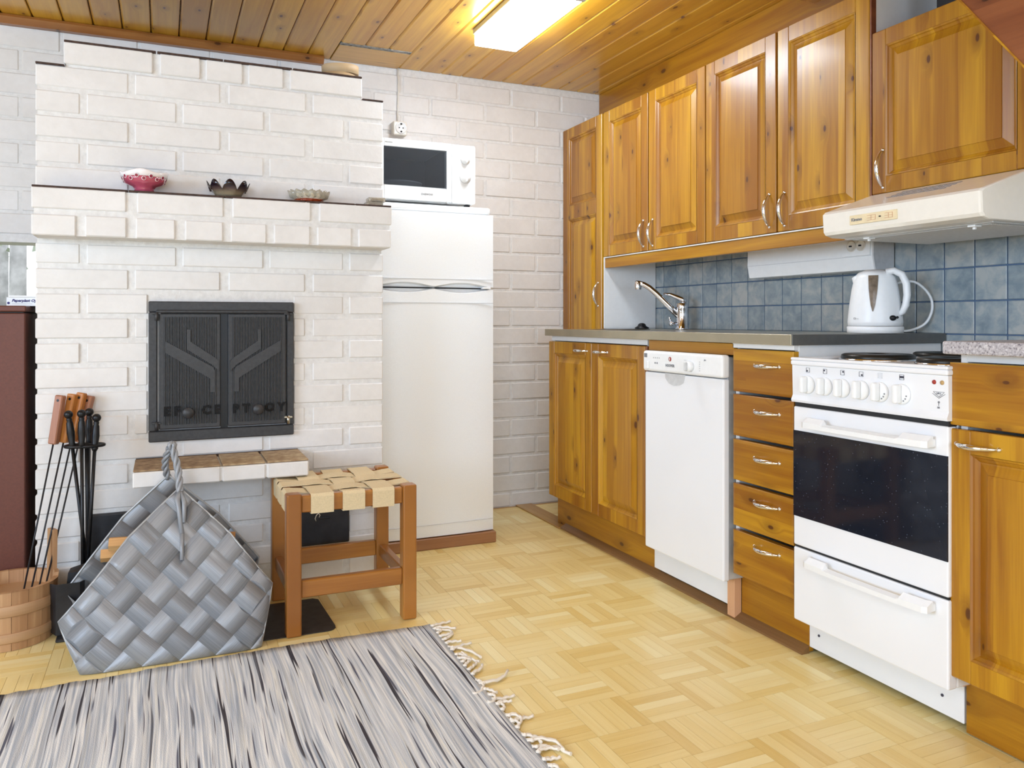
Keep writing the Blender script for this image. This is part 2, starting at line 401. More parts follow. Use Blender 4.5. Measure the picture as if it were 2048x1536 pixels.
def block(name, cx, cy, cz, dx, dy, dz, m, parent, b=0.003, rot=(0, 0, 0)):
    key = (round(dx, 3), round(dy, 3), round(dz, 3), b, m.name)
    me = CACHE.get(key)
    if me is None:
        t = MB().box(-dx / 2, dx / 2, -dy / 2, dy / 2, -dz / 2, dz / 2, b)
        me = bpy.data.meshes.new(name); t.bm.to_mesh(me); t.bm.free(); me.materials.append(m); CACHE[key] = me
    o = bpy.data.objects.new(name, me); C.objects.link(o); place(o, (cx, cy, cz), parent); o.rotation_euler = rot
    return o
def text(name, s, size, origin, u, v, m, parent, depth=0.0006, shear=0.0, align='CENTER', bold=0.0):
    cu = bpy.data.curves.new(name, 'FONT'); cu.body = s; cu.size = size; cu.align_x = align; cu.align_y = 'CENTER'; cu.extrude = depth; cu.shear = shear; cu.offset = bold; cu.resolution_u = 2
    t = bpy.data.objects.new(name, cu); C.objects.link(t)
    me = bpy.data.meshes.new_from_object(t); bpy.data.objects.remove(t); bpy.data.curves.remove(cu)
    me.materials.clear(); me.materials.append(m); me.name = name
    o = bpy.data.objects.new(name, me); C.objects.link(o)
    u = Vector(u).normalized(); v = Vector(v).normalized(); n = u.cross(v)
    R = Matrix((u, v, n)).transposed()
    me.transform(R.to_4x4()); place(o, origin, parent); return o
FX = ((0, -1, 0), (0, 0, 1))     # text on faces that look towards -x
FY = ((1, 0, 0), (0, 0, 1))      # text on faces that look towards -y

# ------------------------------------------------------------------ room shell
XW, YW, ZC = 2.2, 3.65, 2.135
floor = struct('floor', MB().box(-3.05, 2.3, -2.65, 3.75, -0.12, -0.002), M['subfloor'])
CELL = 0.148; FX0, FY0 = 1.195, 1.552
def parquet_mesh(seed):
    rr = random.Random(seed); bm = bmesh.new(); lay = bm.faces.layers.float.new('tone'); n = 5; g = 0.0004; h = CELL / 2; wd = CELL / n
    base = rr.uniform(-0.12, 0.12)
    for i in range(n):
        y0 = -h + i * wd + g; y1 = -h + (i + 1) * wd - g; x0, x1 = -h + g, h - g; t = min(1, max(0, rr.gauss(0.5, 0.19) + base))
        r = bmesh.ops.create_cube(bm, size=1.0)
        for v in r['verts']: v.co = V((x0 + x1) / 2 + v.co.x * (x1 - x0), (y0 + y1) / 2 + v.co.y * (y1 - y0), -0.0012 + v.co.z * 0.0024)
        for f in {f for v in r['verts'] for f in v.link_faces}: f[lay] = t
    me = bpy.data.meshes.new('parquet_block'); bm.to_mesh(me); bm.free(); me.materials.append(M['parquet']); return me
PQ = [parquet_mesh(i) for i in range(14)]
rest = MB()
restlay = rest.bm.faces.layers.float.new('tone')
kx0, kx1 = int(math.floor((-3.0 - FX0) / CELL)), int(math.ceil((2.2 - FX0) / CELL))
ky0, ky1 = int(math.floor((-2.6 - FY0) / CELL)), int(math.ceil((3.64 - FY0) / CELL))
for i in range(kx0, kx1):
    for j in range(ky0, ky1):
        x0, y0 = FX0 + i * CELL, FY0 + j * CELL; cx, cy = x0 + CELL / 2, y0 + CELL / 2
        vert = (i + j) % 2 == 0
        if -0.62 < cx < 1.75 and 1.12 < cy < 3.62:
            o = bpy.data.objects.new('parquet_block', random.choice(PQ)); C.objects.link(o); place(o, (cx, cy, 0), floor)
            o.rotation_euler = (0, 0, (PI / 2 if vert else 0) + (PI if random.random() < 0.5 else 0))
        elif cx > -2.95 and cy > -2.55 and cx < 2.2 and cy < 3.6:
            for q in range(5):
                a0, a1 = q * CELL / 5 + 0.0004, (q + 1) * CELL / 5 - 0.0004
                pts = ((x0 + a0, y0), (x0 + a1, y0), (x0 + a1, y0 + CELL), (x0 + a0, y0 + CELL)) if vert else ((x0, y0 + a0), (x0 + CELL, y0 + a0), (x0 + CELL, y0 + a1), (x0, y0 + a1))
                f = rest.face([(a, b_, 0) for a, b_ in pts]); f[restlay] = min(1, max(0, random.gauss(0.5, 0.22)))
build('parquet_blocks_far', rest, M['parquet'], floor, kind='stuff')

# ceiling with its boards
ceil = struct('ceiling', MB().box(-3.05, 2.35, -2.65, 3.85, ZC + 0.016, ZC + 0.12), M['mineral'])
PITCH = 0.1065
for k in range(-21, 16):
    x0 = 0.595 + k * PITCH
    if x0 < -1.7 or x0 > 2.2: continue
    ylo, yhi = -1.2, 3.648
    if 0.64 < x0 < 1.0: yhi = 3.408
    bm = MB(); x1 = x0 + PITCH
    prof = [(x0 + 0.0015, ZC + 0.016), (x0 + 0.0015, ZC + 0.0055), (x0 + 0.009, ZC), (x1 - 0.004, ZC), (x1 - 0.0015, ZC + 0.003), (x1 - 0.0015, ZC + 0.016)]
    bm.prism(prof, 'y', ylo, yhi)
    build('ceiling_board', bm, M['pine_ceiling'], ceil)
bmf = MB(); bmf.box(-3.0, -1.72, -2.6, 3.64, ZC, ZC + 0.015); bmf.box(-1.72, 2.2, -2.6, -1.21, ZC, ZC + 0.015)
build('ceiling_lining', bmf, M['pine_ceiling'], ceil)
# patched strip in the ceiling
bx('ceiling_board', 0.7025, 1.019, 3.435, 3.648, ZC - 0.004, ZC + 0.015, pine('pine_patch', 'x', 'y', (214, 166, 84), (186, 136, 62), (110, 66, 30), stave=0.5, knots=0.4), ceil, 0.001)
bx('ceiling_patch_edge', 0.7025, 1.019, 3.408, 3.436, ZC - 0.003, ZC + 0.014, M['mineral'], ceil, 0.002, label='grey fibrous strip showing in the ceiling gap')
# cornice along the back wall
c = MB(); c.prism([(3.648, ZC - 0.001), (3.612, ZC - 0.001), (3.606, ZC - 0.012), (3.622, ZC - 0.036), (3.648, ZC - 0.036)], 'x', -1.7, 0.668)
struct('trim_1', c, M['pine_x'])

# back wall with window and painted bricks
WX0, WX1, WZ0, WZ1 = -1.45, -0.395, 0.62, 1.248
wb = MB()
wb.box(-3.05, WX0, YW + 0.004, YW + 0.16, -0.1, 2.25); wb.box(WX1, 2.3, YW + 0.004, YW + 0.16, -0.1, 2.25)
wb.box(WX0, WX1, YW + 0.004, YW + 0.16, WZ1, 2.25); wb.box(WX0, WX1, YW + 0.004, YW + 0.16, -0.1, WZ0)
wall_back = struct('wall_back', wb, M['mortar'])
BH, BL = 0.0925, 0.283
def put_brick(x0, x1, z0, z1, y0, depth, parent, jit=0.0015):
    d = x1 - x0
    if d < 0.03 or z1 - z0 < 0.02: return
    block('brick', (x0 + x1) / 2, y0 + depth / 2 + random.uniform(-jit, jit), (z0 + z1) / 2 + random.uniform(-0.0008, 0.0008), d, depth, z1 - z0, M['brick'], parent, 0.0035,
          (random.uniform(-0.004, 0.004), random.uniform(-0.003, 0.003), random.uniform(-0.003, 0.003)))
row = 0; z = -0.02
while z < ZC - 0.02:
    z0, z1 = max(0.002, z + 0.006), min(ZC - 0.004, z + BH - 0.006)
    x = 0.9 - 9 * BL + (0.0 if row % 2 else BL / 2)
    while x < 2.2:
        x0, x1 = x + 0.006, x + BL - 0.006
        segs = [(max(x0, -1.75), min(x1, 2.195))]
        if z1 > WZ0 and z0 < WZ1:     # the window opening
            segs = [s_ for s_ in ((segs[0][0], min(segs[0][1], WX0)), (max(segs[0][0], WX1), segs[0][1])) if s_[1] > s_[0]] if segs[0][0] < WX1 else segs
        for a, b_ in segs:
            if b_ - a < 0.03: continue
            if a > -0.33 and b_ < 0.72 and z1 < 1.72: continue      # behind the fireplace
            if a > 0.72 and b_ < 1.25 and z1 < 1.36: continue       # behind the fridge
            put_brick(a, b_, z0, z1, YW, 0.02, wall_back)
        x += BL
    z += BH; row += 1
# right wall, tiled splashback
wall_right = struct('wall_right', MB().box(XW + 0.004, XW + 0.14, -2.65, 3.8, -0.1, 2.25), M['wallpaint'])
build('tile_grout', MB().box(XW, XW + 0.005, 0.2, 3.285, 0.80, 1.42), M['grout'], wall_right)
for i in range(-8, 19):
    for j in range(-1, 5):
        y0, y1 = 1.486 + 0.0992 * i, 1.486 + 0.0992 * (i + 1); z0, z1 = 0.897 + 0.1 * j, 0.897 + 0.1 * (j + 1)
        y1 = min(y1, 3.280); z0 = max(z0, 0.83); z1 = min(z1, 1.41)
        if y1 - y0 < 0.03 or y0 < 0.69: continue
        block('tile', XW - 0.001, (y0 + y1) / 2, (z0 + z1) / 2, 0.006, y1 - y0 - 0.0042, z1 - z0 - 0.0042, M['tile'], wall_right, 0.0015)
# plank facing above the wall cabinets
struct('trim_2', MB().box(2.118, 2.14, 1.70, 3.648, 1.80, ZC - 0.001, 0.001), M['pine_plank'])
# rest of the room behind the camera
wl = MB(); wl.box(-3.15, -3.0, -2.65, 3.8, -0.1, 0.75); wl.box(-3.15, -3.0, -2.65, 3.8, 1.95, 2.25); wl.box(-3.15, -3.0, -2.65, -0.32, 0.75, 1.95); wl.box(-3.15, -3.0, 1.62, 3.8, 0.75, 1.95)
struct('wall_left', wl, M['wallpaint'])
wf = MB(); wf.box(-3.1, 2.3, -2.75, -2.6, -0.1, 0.70); wf.box(-3.1, 2.3, -2.75, -2.6, 2.0, 2.25); wf.box(-3.1, -2.12, -2.75, -2.6, 0.7, 2.0); wf.box(0.92, 2.3, -2.75, -2.6, 0.7, 2.0)
struct('wall_front', wf, M['wallpaint'])
def window_frame(name, axis, a, b0, b1, z0, z1, mull=1):
    m = MB(); t = 0.05
    def B(u0, u1, w0, w1):
        if axis == 'x': m.box(a - 0.03, a + 0.03, u0, u1, w0, w1, 0.004)
        else: m.box(u0, u1, a - 0.03, a + 0.03, w0, w1, 0.004)
    B(b0, b1, z0, z0 + t); B(b0, b1, z1 - t, z1); B(b0, b0 + t, z0 + t, z1 - t); B(b1 - t, b1, z0 + t, z1 - t)
    for q in range(1, mull + 1):
        u = b0 + (b1 - b0) * q / (mull + 1); B(u - 0.02, u + 0.02, z0 + t, z1 - t)
    o = struct(name, m, M['white_plastic'])
    p = MB()
    if axis == 'x': p.box(a - 0.003, a + 0.003, b0 + t, b1 - t, z0 + t, z1 - t)
    else: p.box(b0 + t, b1 - t, a - 0.003, a + 0.003, z0 + t, z1 - t)
    build('pane', p, M['pane'], o); return o
w1 = window_frame('window_1', 'y', YW + 0.195, WX0 - 0.06, WX1 + 0.07, WZ0 - 0.06, WZ1 + 0.12, 0)
window_frame('window_2', 'x', -3.08, -0.32, 1.62, 0.75, 1.95, 2)
window_frame('window_3', 'y', -2.68, -2.12, 0.92, 0.70, 2.0, 3)

# ------------------------------------------------------------------ outside the small window
gr = struct('ground', MB().box(-14, 8, 4.2, 26, -0.5, -0.4), M['ground'])
for tx, ty, th, tr, lab in ((-1.335, 9.2, 5.5, 0.085, 'pale birch trunk seen through the small window, the nearer one'), (-2.02, 12.6, 6.0, 0.10, 'slim tree far outside the small window')):
    t = thing('garden_tree', (tx, ty, -0.4), lab, 'tree')
    build('trunk', MB().tube([(tx, ty, -0.4), (tx + 0.03, ty, th * 0.5), (tx - 0.04, ty, th)], [tr, tr * 0.8, tr * 0.4], 10), M['bark'], t)
    lf = MB(); rr = random.Random(int(ty * 10))
    for q in range(420):
        a, e = rr.uniform(0, 2 * PI), rr.uniform(-1, 1); r_ = 1.7 * rr.random() ** 0.4
        p = V(tx + r_ * math.cos(a), ty + r_ * math.sin(a), 3.4 + e * 1.7); u = V(rr.uniform(-1, 1), rr.uniform(-1, 1), rr.uniform(-1, 1)).normalized() * 0.13; v_ = u.cross(V(0.3, 0.5, 0.8)).normalized() * 0.09
        lf.face([p - u, p + v_, p + u, p - v_])
    build('foliage', lf, M['leaf'], t, kind='stuff')
for bxx, by, s_, lab in ((-1.0, 10.5, 1.0, 'pale leafy shrub outside the small window, right of the birch trunk'), (-2.1, 13.5, 1.3, 'leafy shrub outside the small window, behind the birch trunk')):
    lf = MB(); rr = random.Random(int(by * 10))
    for q in range(360):
        d = V(rr.gauss(0, 1), rr.gauss(0, 1), rr.gauss(0, 1)).normalized() * s_ * rr.random() ** 0.35
        p = V(bxx, by, 0.3) + V(d.x, d.y, abs(d.z) * 1.0 - 0.7 + 0.3); u = V(rr.uniform(-1, 1), rr.uniform(-1, 1), rr.uniform(-1, 1)).normalized() * 0.11; v_ = u.cross(V(0.3, 0.5, 0.8)).normalized() * 0.08
        lf.face([p - u, p + v_, p + u, p - v_])
    tag(build('garden_shrub', lf, M['leaf']), lab, 'shrub')

# ------------------------------------------------------------------ fireplace
FYf = 2.88
fp = thing('fireplace', (0.19, 2.9, 0), 'white painted brick fireplace with stepped top and black double doors', 'fireplace')
core = MB()
core.box(-0.361, 0.744, FYf + 0.0045, 3.64, 0, 1.747); core.box(-0.282, 0.665, FYf + 0.0075, 3.638, 1.74, 1.826)
core.box(-0.357, 0.746, 2.776, 2.9, 1.199, 1.343); core.box(-0.078, 0.440, 2.666, 2.9, 0.431, 0.474)
build('mortar_core', core, M['mortar'], fp)
FULL = [(-0.366, -0.103), (-0.083, 0.180), (0.208, 0.465), (0.493, 0.749)]
HALF = [(-0.366, -0.243), (-0.223, 0.042), (0.062, 0.322), (0.343, 0.601), (0.624, 0.749)]
DX0, DX1, DZ0, DZ1 = -0.045, 0.426, 0.533, 1.005
def course(z0, z1, segs, y, depth):
    for a, b_ in segs:
        parts_ = [(a, b_)]
        if y > 2.85 and z1 > DZ0 + 0.02 and z0 < DZ1 - 0.02:
            parts_ = [(a, min(b_, DX0)), (max(a, DX1), b_)]
        for p0, p1 in parts_:
            if p1 - p0 > 0.02: put_brick(p0, p1, z0, z1, y, depth, fp, 0.002)
ZT = 1.826; CH = 0.0795
course(1.758, 1.828, [(-0.288, -0.030), (-0.008, 0.116), (0.135, 0.253), (0.273, 0.389), (0.413, 0.671)], FYf, 0.12)
for k in range(5):
    z1 = 1.749 - k * 0.0805; course(z1 - 0.067, z1, FULL if k % 2 == 0 else HALF, FYf, 0.12)
course(1.280, 1.345, [(-0.363, -0.105), (-0.074, 0.184), (0.212, 0.466), (0.496, 0.752)], 2.77, 0.15)
course(1.199, 1.263, [(-0.363, -0.244), (-0.219, -0.104), (-0.077, 0.037), (0.067, 0.182), (0.207, 0.320), (0.345, 0.464), (0.490, 0.608), (0.633, 0.749)], 2.77, 0.15)
k = 0
while 1.184 - k * 0.0795 > 0.05:
    z1 = 1.184 - k * 0.0795; course(max(0.002, z1 - 0.064), z1, HALF if k % 2 == 0 else FULL, FYf, 0.12); k += 1
for x0, x1 in ((-0.083, 0.042), (0.048, 0.169), (0.174, 0.306), (0.311, 0.443)):
    block('brick', (x0 + x1) / 2, 2.77 + random.uniform(-0.002, 0.002), 0.452 + random.uniform(-0.002, 0.002), x1 - x0, 0.22, 0.048, M['brick'], fp, 0.004, (0, 0, random.uniform(-0.01, 0.01)))
    block('bare_brick_top', (x0 + x1) / 2, 2.772, 0.4785, x1 - x0 - 0.002, 0.216, 0.006, M['raw_brick'], fp, 0.002)
build('dark_joint_strip', MB().box(-0.08, 0.44, 2.876, 2.8795, 0.474, 0.4835), M['soot'], fp, label='dark joint above the hearth shelf')  # dark strip along the back of the hearth bricks
for x0, x1 in ((-0.362, -0.1), (-0.098, 0.187), (0.19, 0.45), (0.453, 0.62), (0.622, 0.751)):
    block('bare_brick_top', (x0 + x1) / 2, 2.825, 1.347, x1 - x0, 0.110, 0.0065, M['soot'], fp, 0.0015)
for x0, x1 in ((-0.287, -0.02), (-0.016, 0.19), (0.193, 0.42), (0.424, 0.67)):
    block('bare_brick_top', (x0 + x1) / 2, 3.2, 1.830, x1 - x0, 0.645, 0.007, M['soot'], fp, 0.0015)
block('bare_brick_top', -0.326, 3.2, 1.7515, 0.080, 0.645, 0.006, M['soot'], fp, 0.0015)
block('bare_brick_top', 0.711, 3.2, 1.7515, 0.078, 0.645, 0.006, M['soot'], fp, 0.0015)
# cast iron double door
fr = MB()
fr.box(-0.042, 0.424, 2.862, 2.90, 0.966, 1.002, 0.003); fr.box(-0.042, 0.424, 2.862, 2.90, 0.536, 0.572, 0.003)
fr.box(-0.042, -0.016, 2.862, 2.90, 0.572, 0.966, 0.003); fr.box(0.400, 0.424, 2.862, 2.90, 0.572, 0.966, 0.003); fr.box(-0.016, 0.400, 2.885, 2.90, 0.572, 0.966)
fr.box(-0.02, 0.404, 2.852, 2.864, 0.962, 0.974, 0.004)
frame = build('door_frame', fr, M['iron'], fp)
def leaf(x0, x1, mir):
    m = MB(); yb = 2.858
    m.box(x0, x1, yb, 2.884, 0.577, 0.962, 0.003)
    n = 16
    for q in range(n):
        cx = x0 + 0.012 + (x1 - x0 - 0.024) * (q + 0.5) / n; hw = (x1 - x0 - 0.024) / n * 0.30
        m.prism([(cx - hw, yb), (cx - hw * 0.4, yb - 0.0055), (cx + hw * 0.4, yb - 0.0055), (cx + hw, yb)], 'z', 0.592, 0.950)
    lf = build('door_leaf', m, M['iron'], fp)
    e = MB(); W = x1 - x0
    def U(u): return x0 + u * W if not mir else x1 - u * W
    Z = lambda v: 0.577 + v * 0.385
    for poly in ([(0.10, 0.76), (0.10, 0.66), (0.82, 0.43), (0.82, 0.31), (0.90, 0.31), (0.90, 0.50), (0.87, 0.53)], [(0.44, 0.78), (0.44, 0.69), (0.87, 0.545), (0.97, 0.49), (0.97, 0.575), (0.91, 0.61), (0.50, 0.755), (0.50, 0.86), (0.44, 0.86)]):
        e.prism([(U(a), Z(b_)) for a, b_ in poly], 'y', yb - 0.0085, yb - 0.001)
    build('branch_relief', e, M['iron'], lf)
    kx = x0 + W * (0.46 if not mir else 0.50)
    kn = MB(); kn.lathe([(0.008, 0.0), (0.008, 0.014), (0.017, 0.018), (0.019, 0.026), (0.016, 0.033), (0.001, 0.035)], (kx, yb - 0.001, 0.632 if not mir else 0.634), 16, 'y')
    build('knob', kn, M['iron'], lf)
    for s_, ux in ((('E F', 0.20), ('C E', 0.84)) if not mir else (('P T', 0.22), ('O Y', 0.80))):
        text('lettering', s_, 0.040, (x0 + W * ux, yb - 0.0075, 0.636), *FY, M['lettering_black'], lf, 0.0018, bold=0.0022)
    for zz in (0.952, 0.590):
        hx = x0 - 0.008 if not mir else x1 + 0.008
        h = MB(); h.lathe([(0.006, -0.014), (0.006, 0.014)], (hx, yb - 0.002, zz), 10); h.box(hx - 0.014, hx + 0.014, yb - 0.004, yb + 0.004, zz + 0.006, zz + 0.013, 0.001)
        build('hinge', h, M['iron'] if zz > 0.8 or not mir else M['steel'], lf)
leaf(-0.010, 0.181, False); leaf(0.205, 0.396, True)
build('door_gap_shade', MB().box(0.1815, 0.2045, 2.872, 2.888, 0.571, 0.967), M['iron_dark'], fp)  # near-black strip; the shade between the leaves is put into its colour
# soot doors low on the front
def sootdoor(x0, x1, z0, z1):
    d = bx('soot_door', x0, x1, 2.862, 2.884, z0, z1, M['sheet_black'], fp, 0.005, 2)
    build('latch', MB().box((x0 + x1) / 2 - 0.02, (x0 + x1) / 2 + 0.02, 2.857, 2.863, z1 - 0.034, z1 - 0.029, 0.001), M['iron_dark'], d)
    return d
d = sootdoor(0.44, 0.621, 0.135, 0.262)
build('wire_loop', MB().tube([(0.500, 2.858, 0.224), (0.496, 2.852, 0.234), (0.500, 2.850, 0.246), (0.508, 2.852, 0.252), (0.514, 2.856, 0.244), (0.511, 2.858, 0.236)], 0.0016, 6), M['cream_plastic'], d)
sootdoor(-0.214, 0.03, 0.06, 0.314)

# ------------------------------------------------------------------ things on the mantel
zt = 1.349
b = thing('pierced_bowl', (-0.054, 2.815, zt), 'pink glazed pierced footed bowl on the fireplace mantel', 'bowl')
def scal(amp, n, lo=0.0):
    def f(r, h, a):
        q = max(0.0, (h - lo)); return r * (1 + 0.3 * amp * math.cos(n * a) * q * 20), h + amp * math.cos(n * a) * q
    return f
m = MB(); f8 = lambda r, h, a: (r, h + (0.006 * math.cos(4 * a + 0.6) if h > 0.05 else 0))
cz = zt; m.lathe([(0.030, cz), (0.028, cz + 0.012), (0.034, cz + 0.020), (0.054, cz + 0.028), (0.063, cz + 0.038), (0.066, cz + 0.047)], (-0.054, 2.815, 0), 40, fn=lambda r, h, a: (r * (1 + 0.02 * math.cos(8 * a)), h + (0.005 * math.cos(4 * a + 0.6) if h > cz + 0.05 else 0)))
build('bowl_body', m, M['pink_glaze'], b)
m = MB(); m.lathe([(0.066, cz + 0.047), (0.069, cz + 0.056), (0.071, cz + 0.063), (0.069, cz + 0.0645), (0.064, cz + 0.056), (0.052, cz + 0.030), (0.001, cz + 0.024)], (-0.054, 2.815, 0), 40, fn=lambda r, h, a: (r * (1 + 0.02 * math.cos(8 * a)), h + (0.005 * math.cos(4 * a + 0.6) if h > cz + 0.05 else 0)))
build('bowl_rim', m, M['white_glaze'], b)
for q in range(20):
    a = 2 * PI * q / 20; low = q % 2
    hh = cz + (0.039 if low else 0.047); rr = (0.0635 if low else 0.0662) + 0.0010; 
    ca, sa = math.cos(a), math.sin(a); p = V(-0.054 + rr * ca, 2.815 + rr * sa, hh)
    m = MB(); n_ = V(ca, sa, -0.3).normalized(); t_ = V(-sa, ca, 0); u_ = n_.cross(t_)
    ro = [p + (t_ * math.cos(k_ * PI / 6) + u_ * math.sin(k_ * PI / 6)) * 0.0066 for k_ in range(12)]
    ri = [p + n_ * 0.0008 + (t_ * math.cos(k_ * PI / 6) + u_ * math.sin(k_ * PI / 6)) * 0.0052 for k_ in range(12)]
    m.mi = 0; m.grid([ro, ri], True, True); m.mi = 1; m.face(ri)
    build('pierced_hole', m, [M['white_glaze'], M['pink_dark']], b)
m = MB()
def petal(r, h, a):
    t = max(0.0, (h - zt - 0.008) / 0.045); c8 = abs(math.cos(4 * a)); return r * (1 + 0.12 * t * c8), zt + (h - zt) * (1 - 0.55 * (1 - c8) * t)
m.lathe([(0.032, zt), (0.040, zt + 0.006), (0.050, zt + 0.022), (0.057, zt + 0.038), (0.062, zt + 0.056), (0.060, zt + 0.056), (0.053, zt + 0.038), (0.046, zt + 0.022), (0.036, zt + 0.009), (0.001, zt + 0.007)], (0.203, 2.822, 0), 64, fn=petal)
tag(build('petal_bowl', m, M['smoky_glass']), 'smoky dark purple glass bowl with petal rim on the fireplace mantel', 'bowl')
g = thing('ribbed_bowl', (0.470, 2.825, zt), 'low ribbed clear glass bowl with amber base on the fireplace mantel', 'bowl')
rib = lambda r, h, a: (r * (1 + 0.06 * math.cos(16 * a)), h + (0.003 * math.cos(16 * a) if h > zt + 0.02 else 0))
m = MB(); m.lathe([(0.046, zt + 0.012), (0.062, zt + 0.018), (0.070, zt + 0.038), (0.066, zt + 0.039), (0.058, zt + 0.022), (0.001, zt + 0.0165)], (0.470, 2.825, 0), 64, fn=rib)
build('glass_body', m, M['clear_glass'], g)
m = MB(); m.lathe([(0.040, zt), (0.047, zt + 0.002), (0.048, zt + 0.0115), (0.001, zt + 0.0115)], (0.470, 2.825, 0), 48, fn=lambda r, h, a: (r * (1 + 0.05 * math.cos(16 * a)), h))
build('glass_foot', m, M['amber_glass'], g)
for q, (x0, zz, lab) in enumerate(((0.668, zt, 'small clear plastic box with brown strip on the mantel, lower of two'), (0.676, zt + 0.0165, 'small clear plastic box with brown strip on the mantel, upper of two'))):
    t = thing('glass_tray', (x0 + 0.03, 2.82, zz), lab, 'box', 'little clear boxes on the mantel')
    build('box_shell', MB().box(x0, x0 + 0.062, 2.80, 2.845, zz, zz + 0.016, 0.003, 2), M['clear_glass'], t)
    build('strip', MB().box(x0 + 0.012, x0 + 0.055, 2.803, 2.842, zz + 0.005, zz + 0.011, 0.001), M['raw_brick'], t)
# round wooden box with tipped lid
t = thing('round_wooden_box', (0.612, 3.0, 1.832), 'round pale wooden box with tilted lid on the fireplace top', 'box')
m = MB(); m.lathe([(0.070, 1.8335), (0.071, 1.8335 + 0.026), (0.067, 1.8335 + 0.026), (0.066, 1.838), (0.001, 1.838)], (0.606, 3.0, 0), 32); build('box_base', m, M['birch_bark'], t)
m = MB(); m.lathe([(0.068, 0), (0.069, 0.030), (0.066, 0.033), (0.001, 0.033)], (0, 0, 0), 32)
Rt = Matrix.Translation(V(0.612, 3.0, 1.850)) @ Matrix.Rotation(-0.17, 4, 'Y')
bmesh.ops.transform(m.bm, matrix=Matrix.Translation(V(0.616, 3.0, 1.867)) @ Matrix.Rotation(-0.05, 4, 'Y') @ Matrix.Rotation(0.10, 4, 'X'), verts=m.bm.verts)
build('box_lid', m, M['birch_bark'], t)

# ------------------------------------------------------------------ fridge, microwave, socket
fg = thing('fridge_freezer', (1.03, 3.1, 0.0), 'tall white fridge freezer standing between fireplace and brick wall', 'fridge')
FL, FR = 0.765, 1.287
bx('body', FL + 0.004, FR - 0.004, 3.165, 3.635, 0.048, 1.385, M['fridge_white'], fg, 0.004)
bx('top_cap', FL + 0.008, FR - 0.012, 3.107, 3.62, 1.3865, 1.415, M['fridge_white'], fg, 0.010, 3)
def fdoor(z0, z1, name, groove_z, up):
    m = MB(); n = 24; cols = []
    mid = (FL + FR) / 2
    def rec(x): # wavy hand recess along the joint
        t = (x - FL - 0.01) / (FR - FL - 0.04)
        return 0.017 * max(0.0, abs(math.sin(2 * PI * (t * 0.98)))) if 0 <= t <= 1 else 0.0
    zz0, zz1 = (z0, z1)
    xs = [FL + (FR - FL) * i / 32 for i in range(33)]
    def curve(x): return 3.100 + 0.010 * ((x - mid) / (FR - mid)) ** 4
    if up: inner = lambda x: zz0 + 0.002 + rec(x)
    else: inner = lambda x: zz1 - 0.002 - rec(x)
    A = [(x, curve(x), inner(x)) for x in xs]
    B = [(x, curve(x), (zz1 if up else zz0)) for x in xs]
    Cc = [(x, curve(x) + 0.028, inner(x) + (-0.006 if up else 0.006) * (1 if rec(x) > 0.001 else 0)) for x in xs]
    bk0 = [(x, 3.164, (zz0 if up else zz1)) for x in xs]; bk1 = [(x, 3.164, (zz1 if up else zz0)) for x in xs]
    fr0 = [(x, curve(x) + 0.028, (zz0 if up else zz1)) for x in xs]
    m.grid([bk1, B, A, Cc, fr0, bk0], False)
    for e in (0, 32): m.face([r[e] for r in (bk1, B, A, Cc, fr0, bk0)])
    return build(name, m, M['fridge_white'], fg)
fz = fdoor(1.076, 1.384, 'freezer_door', 0, True); fd = fdoor(0.050, 1.070, 'fridge_door', 0, False)
build('door_seal', MB().box(FL + 0.01, FR - 0.01, 3.125, 3.16, 1.0705, 1.0755), M['grey_shadow_gap'], fg)
for z, d_ in ((1.108, fz), (1.010, fd)):
    build('panel_line', MB().box(FL + 0.01, FR - 0.004, 3.0985, 3.103, z, z + 0.002), M['light_grey'], d_)
build('panel_line', MB().box(FL + 0.01, FR - 0.004, 3.0985, 3.103, 0.098, 0.1), M['light_grey'], fd)
build('hinge_cover', MB().box(FR - 0.05, FR - 0.012, 3.103, 3.15, 1.0705, 1.079, 0.002), M['white_plastic'], fg)
tag(bx('fridge_plinth_board', 0.755, 1.293, 3.088, 3.63, 0.0, 0.046, M['fridge_plinth'], None, 0.003), 'brown wooden board under the white fridge freezer', 'board')

mw = thing('microwave', (0.99, 3.13, 1.416), 'white microwave with dark window standing on the fridge', 'microwave')
MX0, MX1, MZ0, MZ1 = 0.772, 1.217, 1.430, 1.678
m = MB(); e_ = 0.006
m.box(MX0 + 0.003, 1.095, 3.158, 3.47, MZ1 - 0.016, MZ1 - 0.001, 0.004); m.box(MX0 + 0.003, 1.095, 3.158, 3.47, MZ0, MZ0 + 0.014, 0.004); m.box(MX0 + 0.003, 0.786, 3.158, 3.47, MZ0 + 0.014, MZ1 - 0.016); m.box(0.786, 1.095, 3.455, 3.47, MZ0 + 0.014, MZ1 - 0.016); m.box(1.095, MX1 - 0.003, 3.158, 3.47, MZ0, MZ1 - 0.001, 0.004)
build('casing', m, M['white_plastic'], mw)
m = MB(); m.box(0.787, 1.094, 3.452, 3.4548, MZ0 + 0.015, MZ1 - 0.017); m.box(1.0915, 1.0945, 3.16, 3.452, MZ0 + 0.015, MZ1 - 0.017); m.box(0.7865, 0.789, 3.16, 3.452, MZ0 + 0.015, MZ1 - 0.017); build('cavity_lining', m, M['mid_grey'], mw)
m = MB(); m.box(MX0, 0.819, 3.13, 3.157, MZ0 + 0.002, MZ1, 0.003); m.box(1.084, 1.107, 3.13, 3.157, MZ0 + 0.002, MZ1, 0.003); m.box(0.8185, 1.0845, 3.13, 3.157, 1.644, MZ1, 0.003); m.box(0.8185, 1.0845, 3.13, 3.157, MZ0 + 0.002, 1.4895, 0.003)
build('door', m, M['white_plastic'], mw)
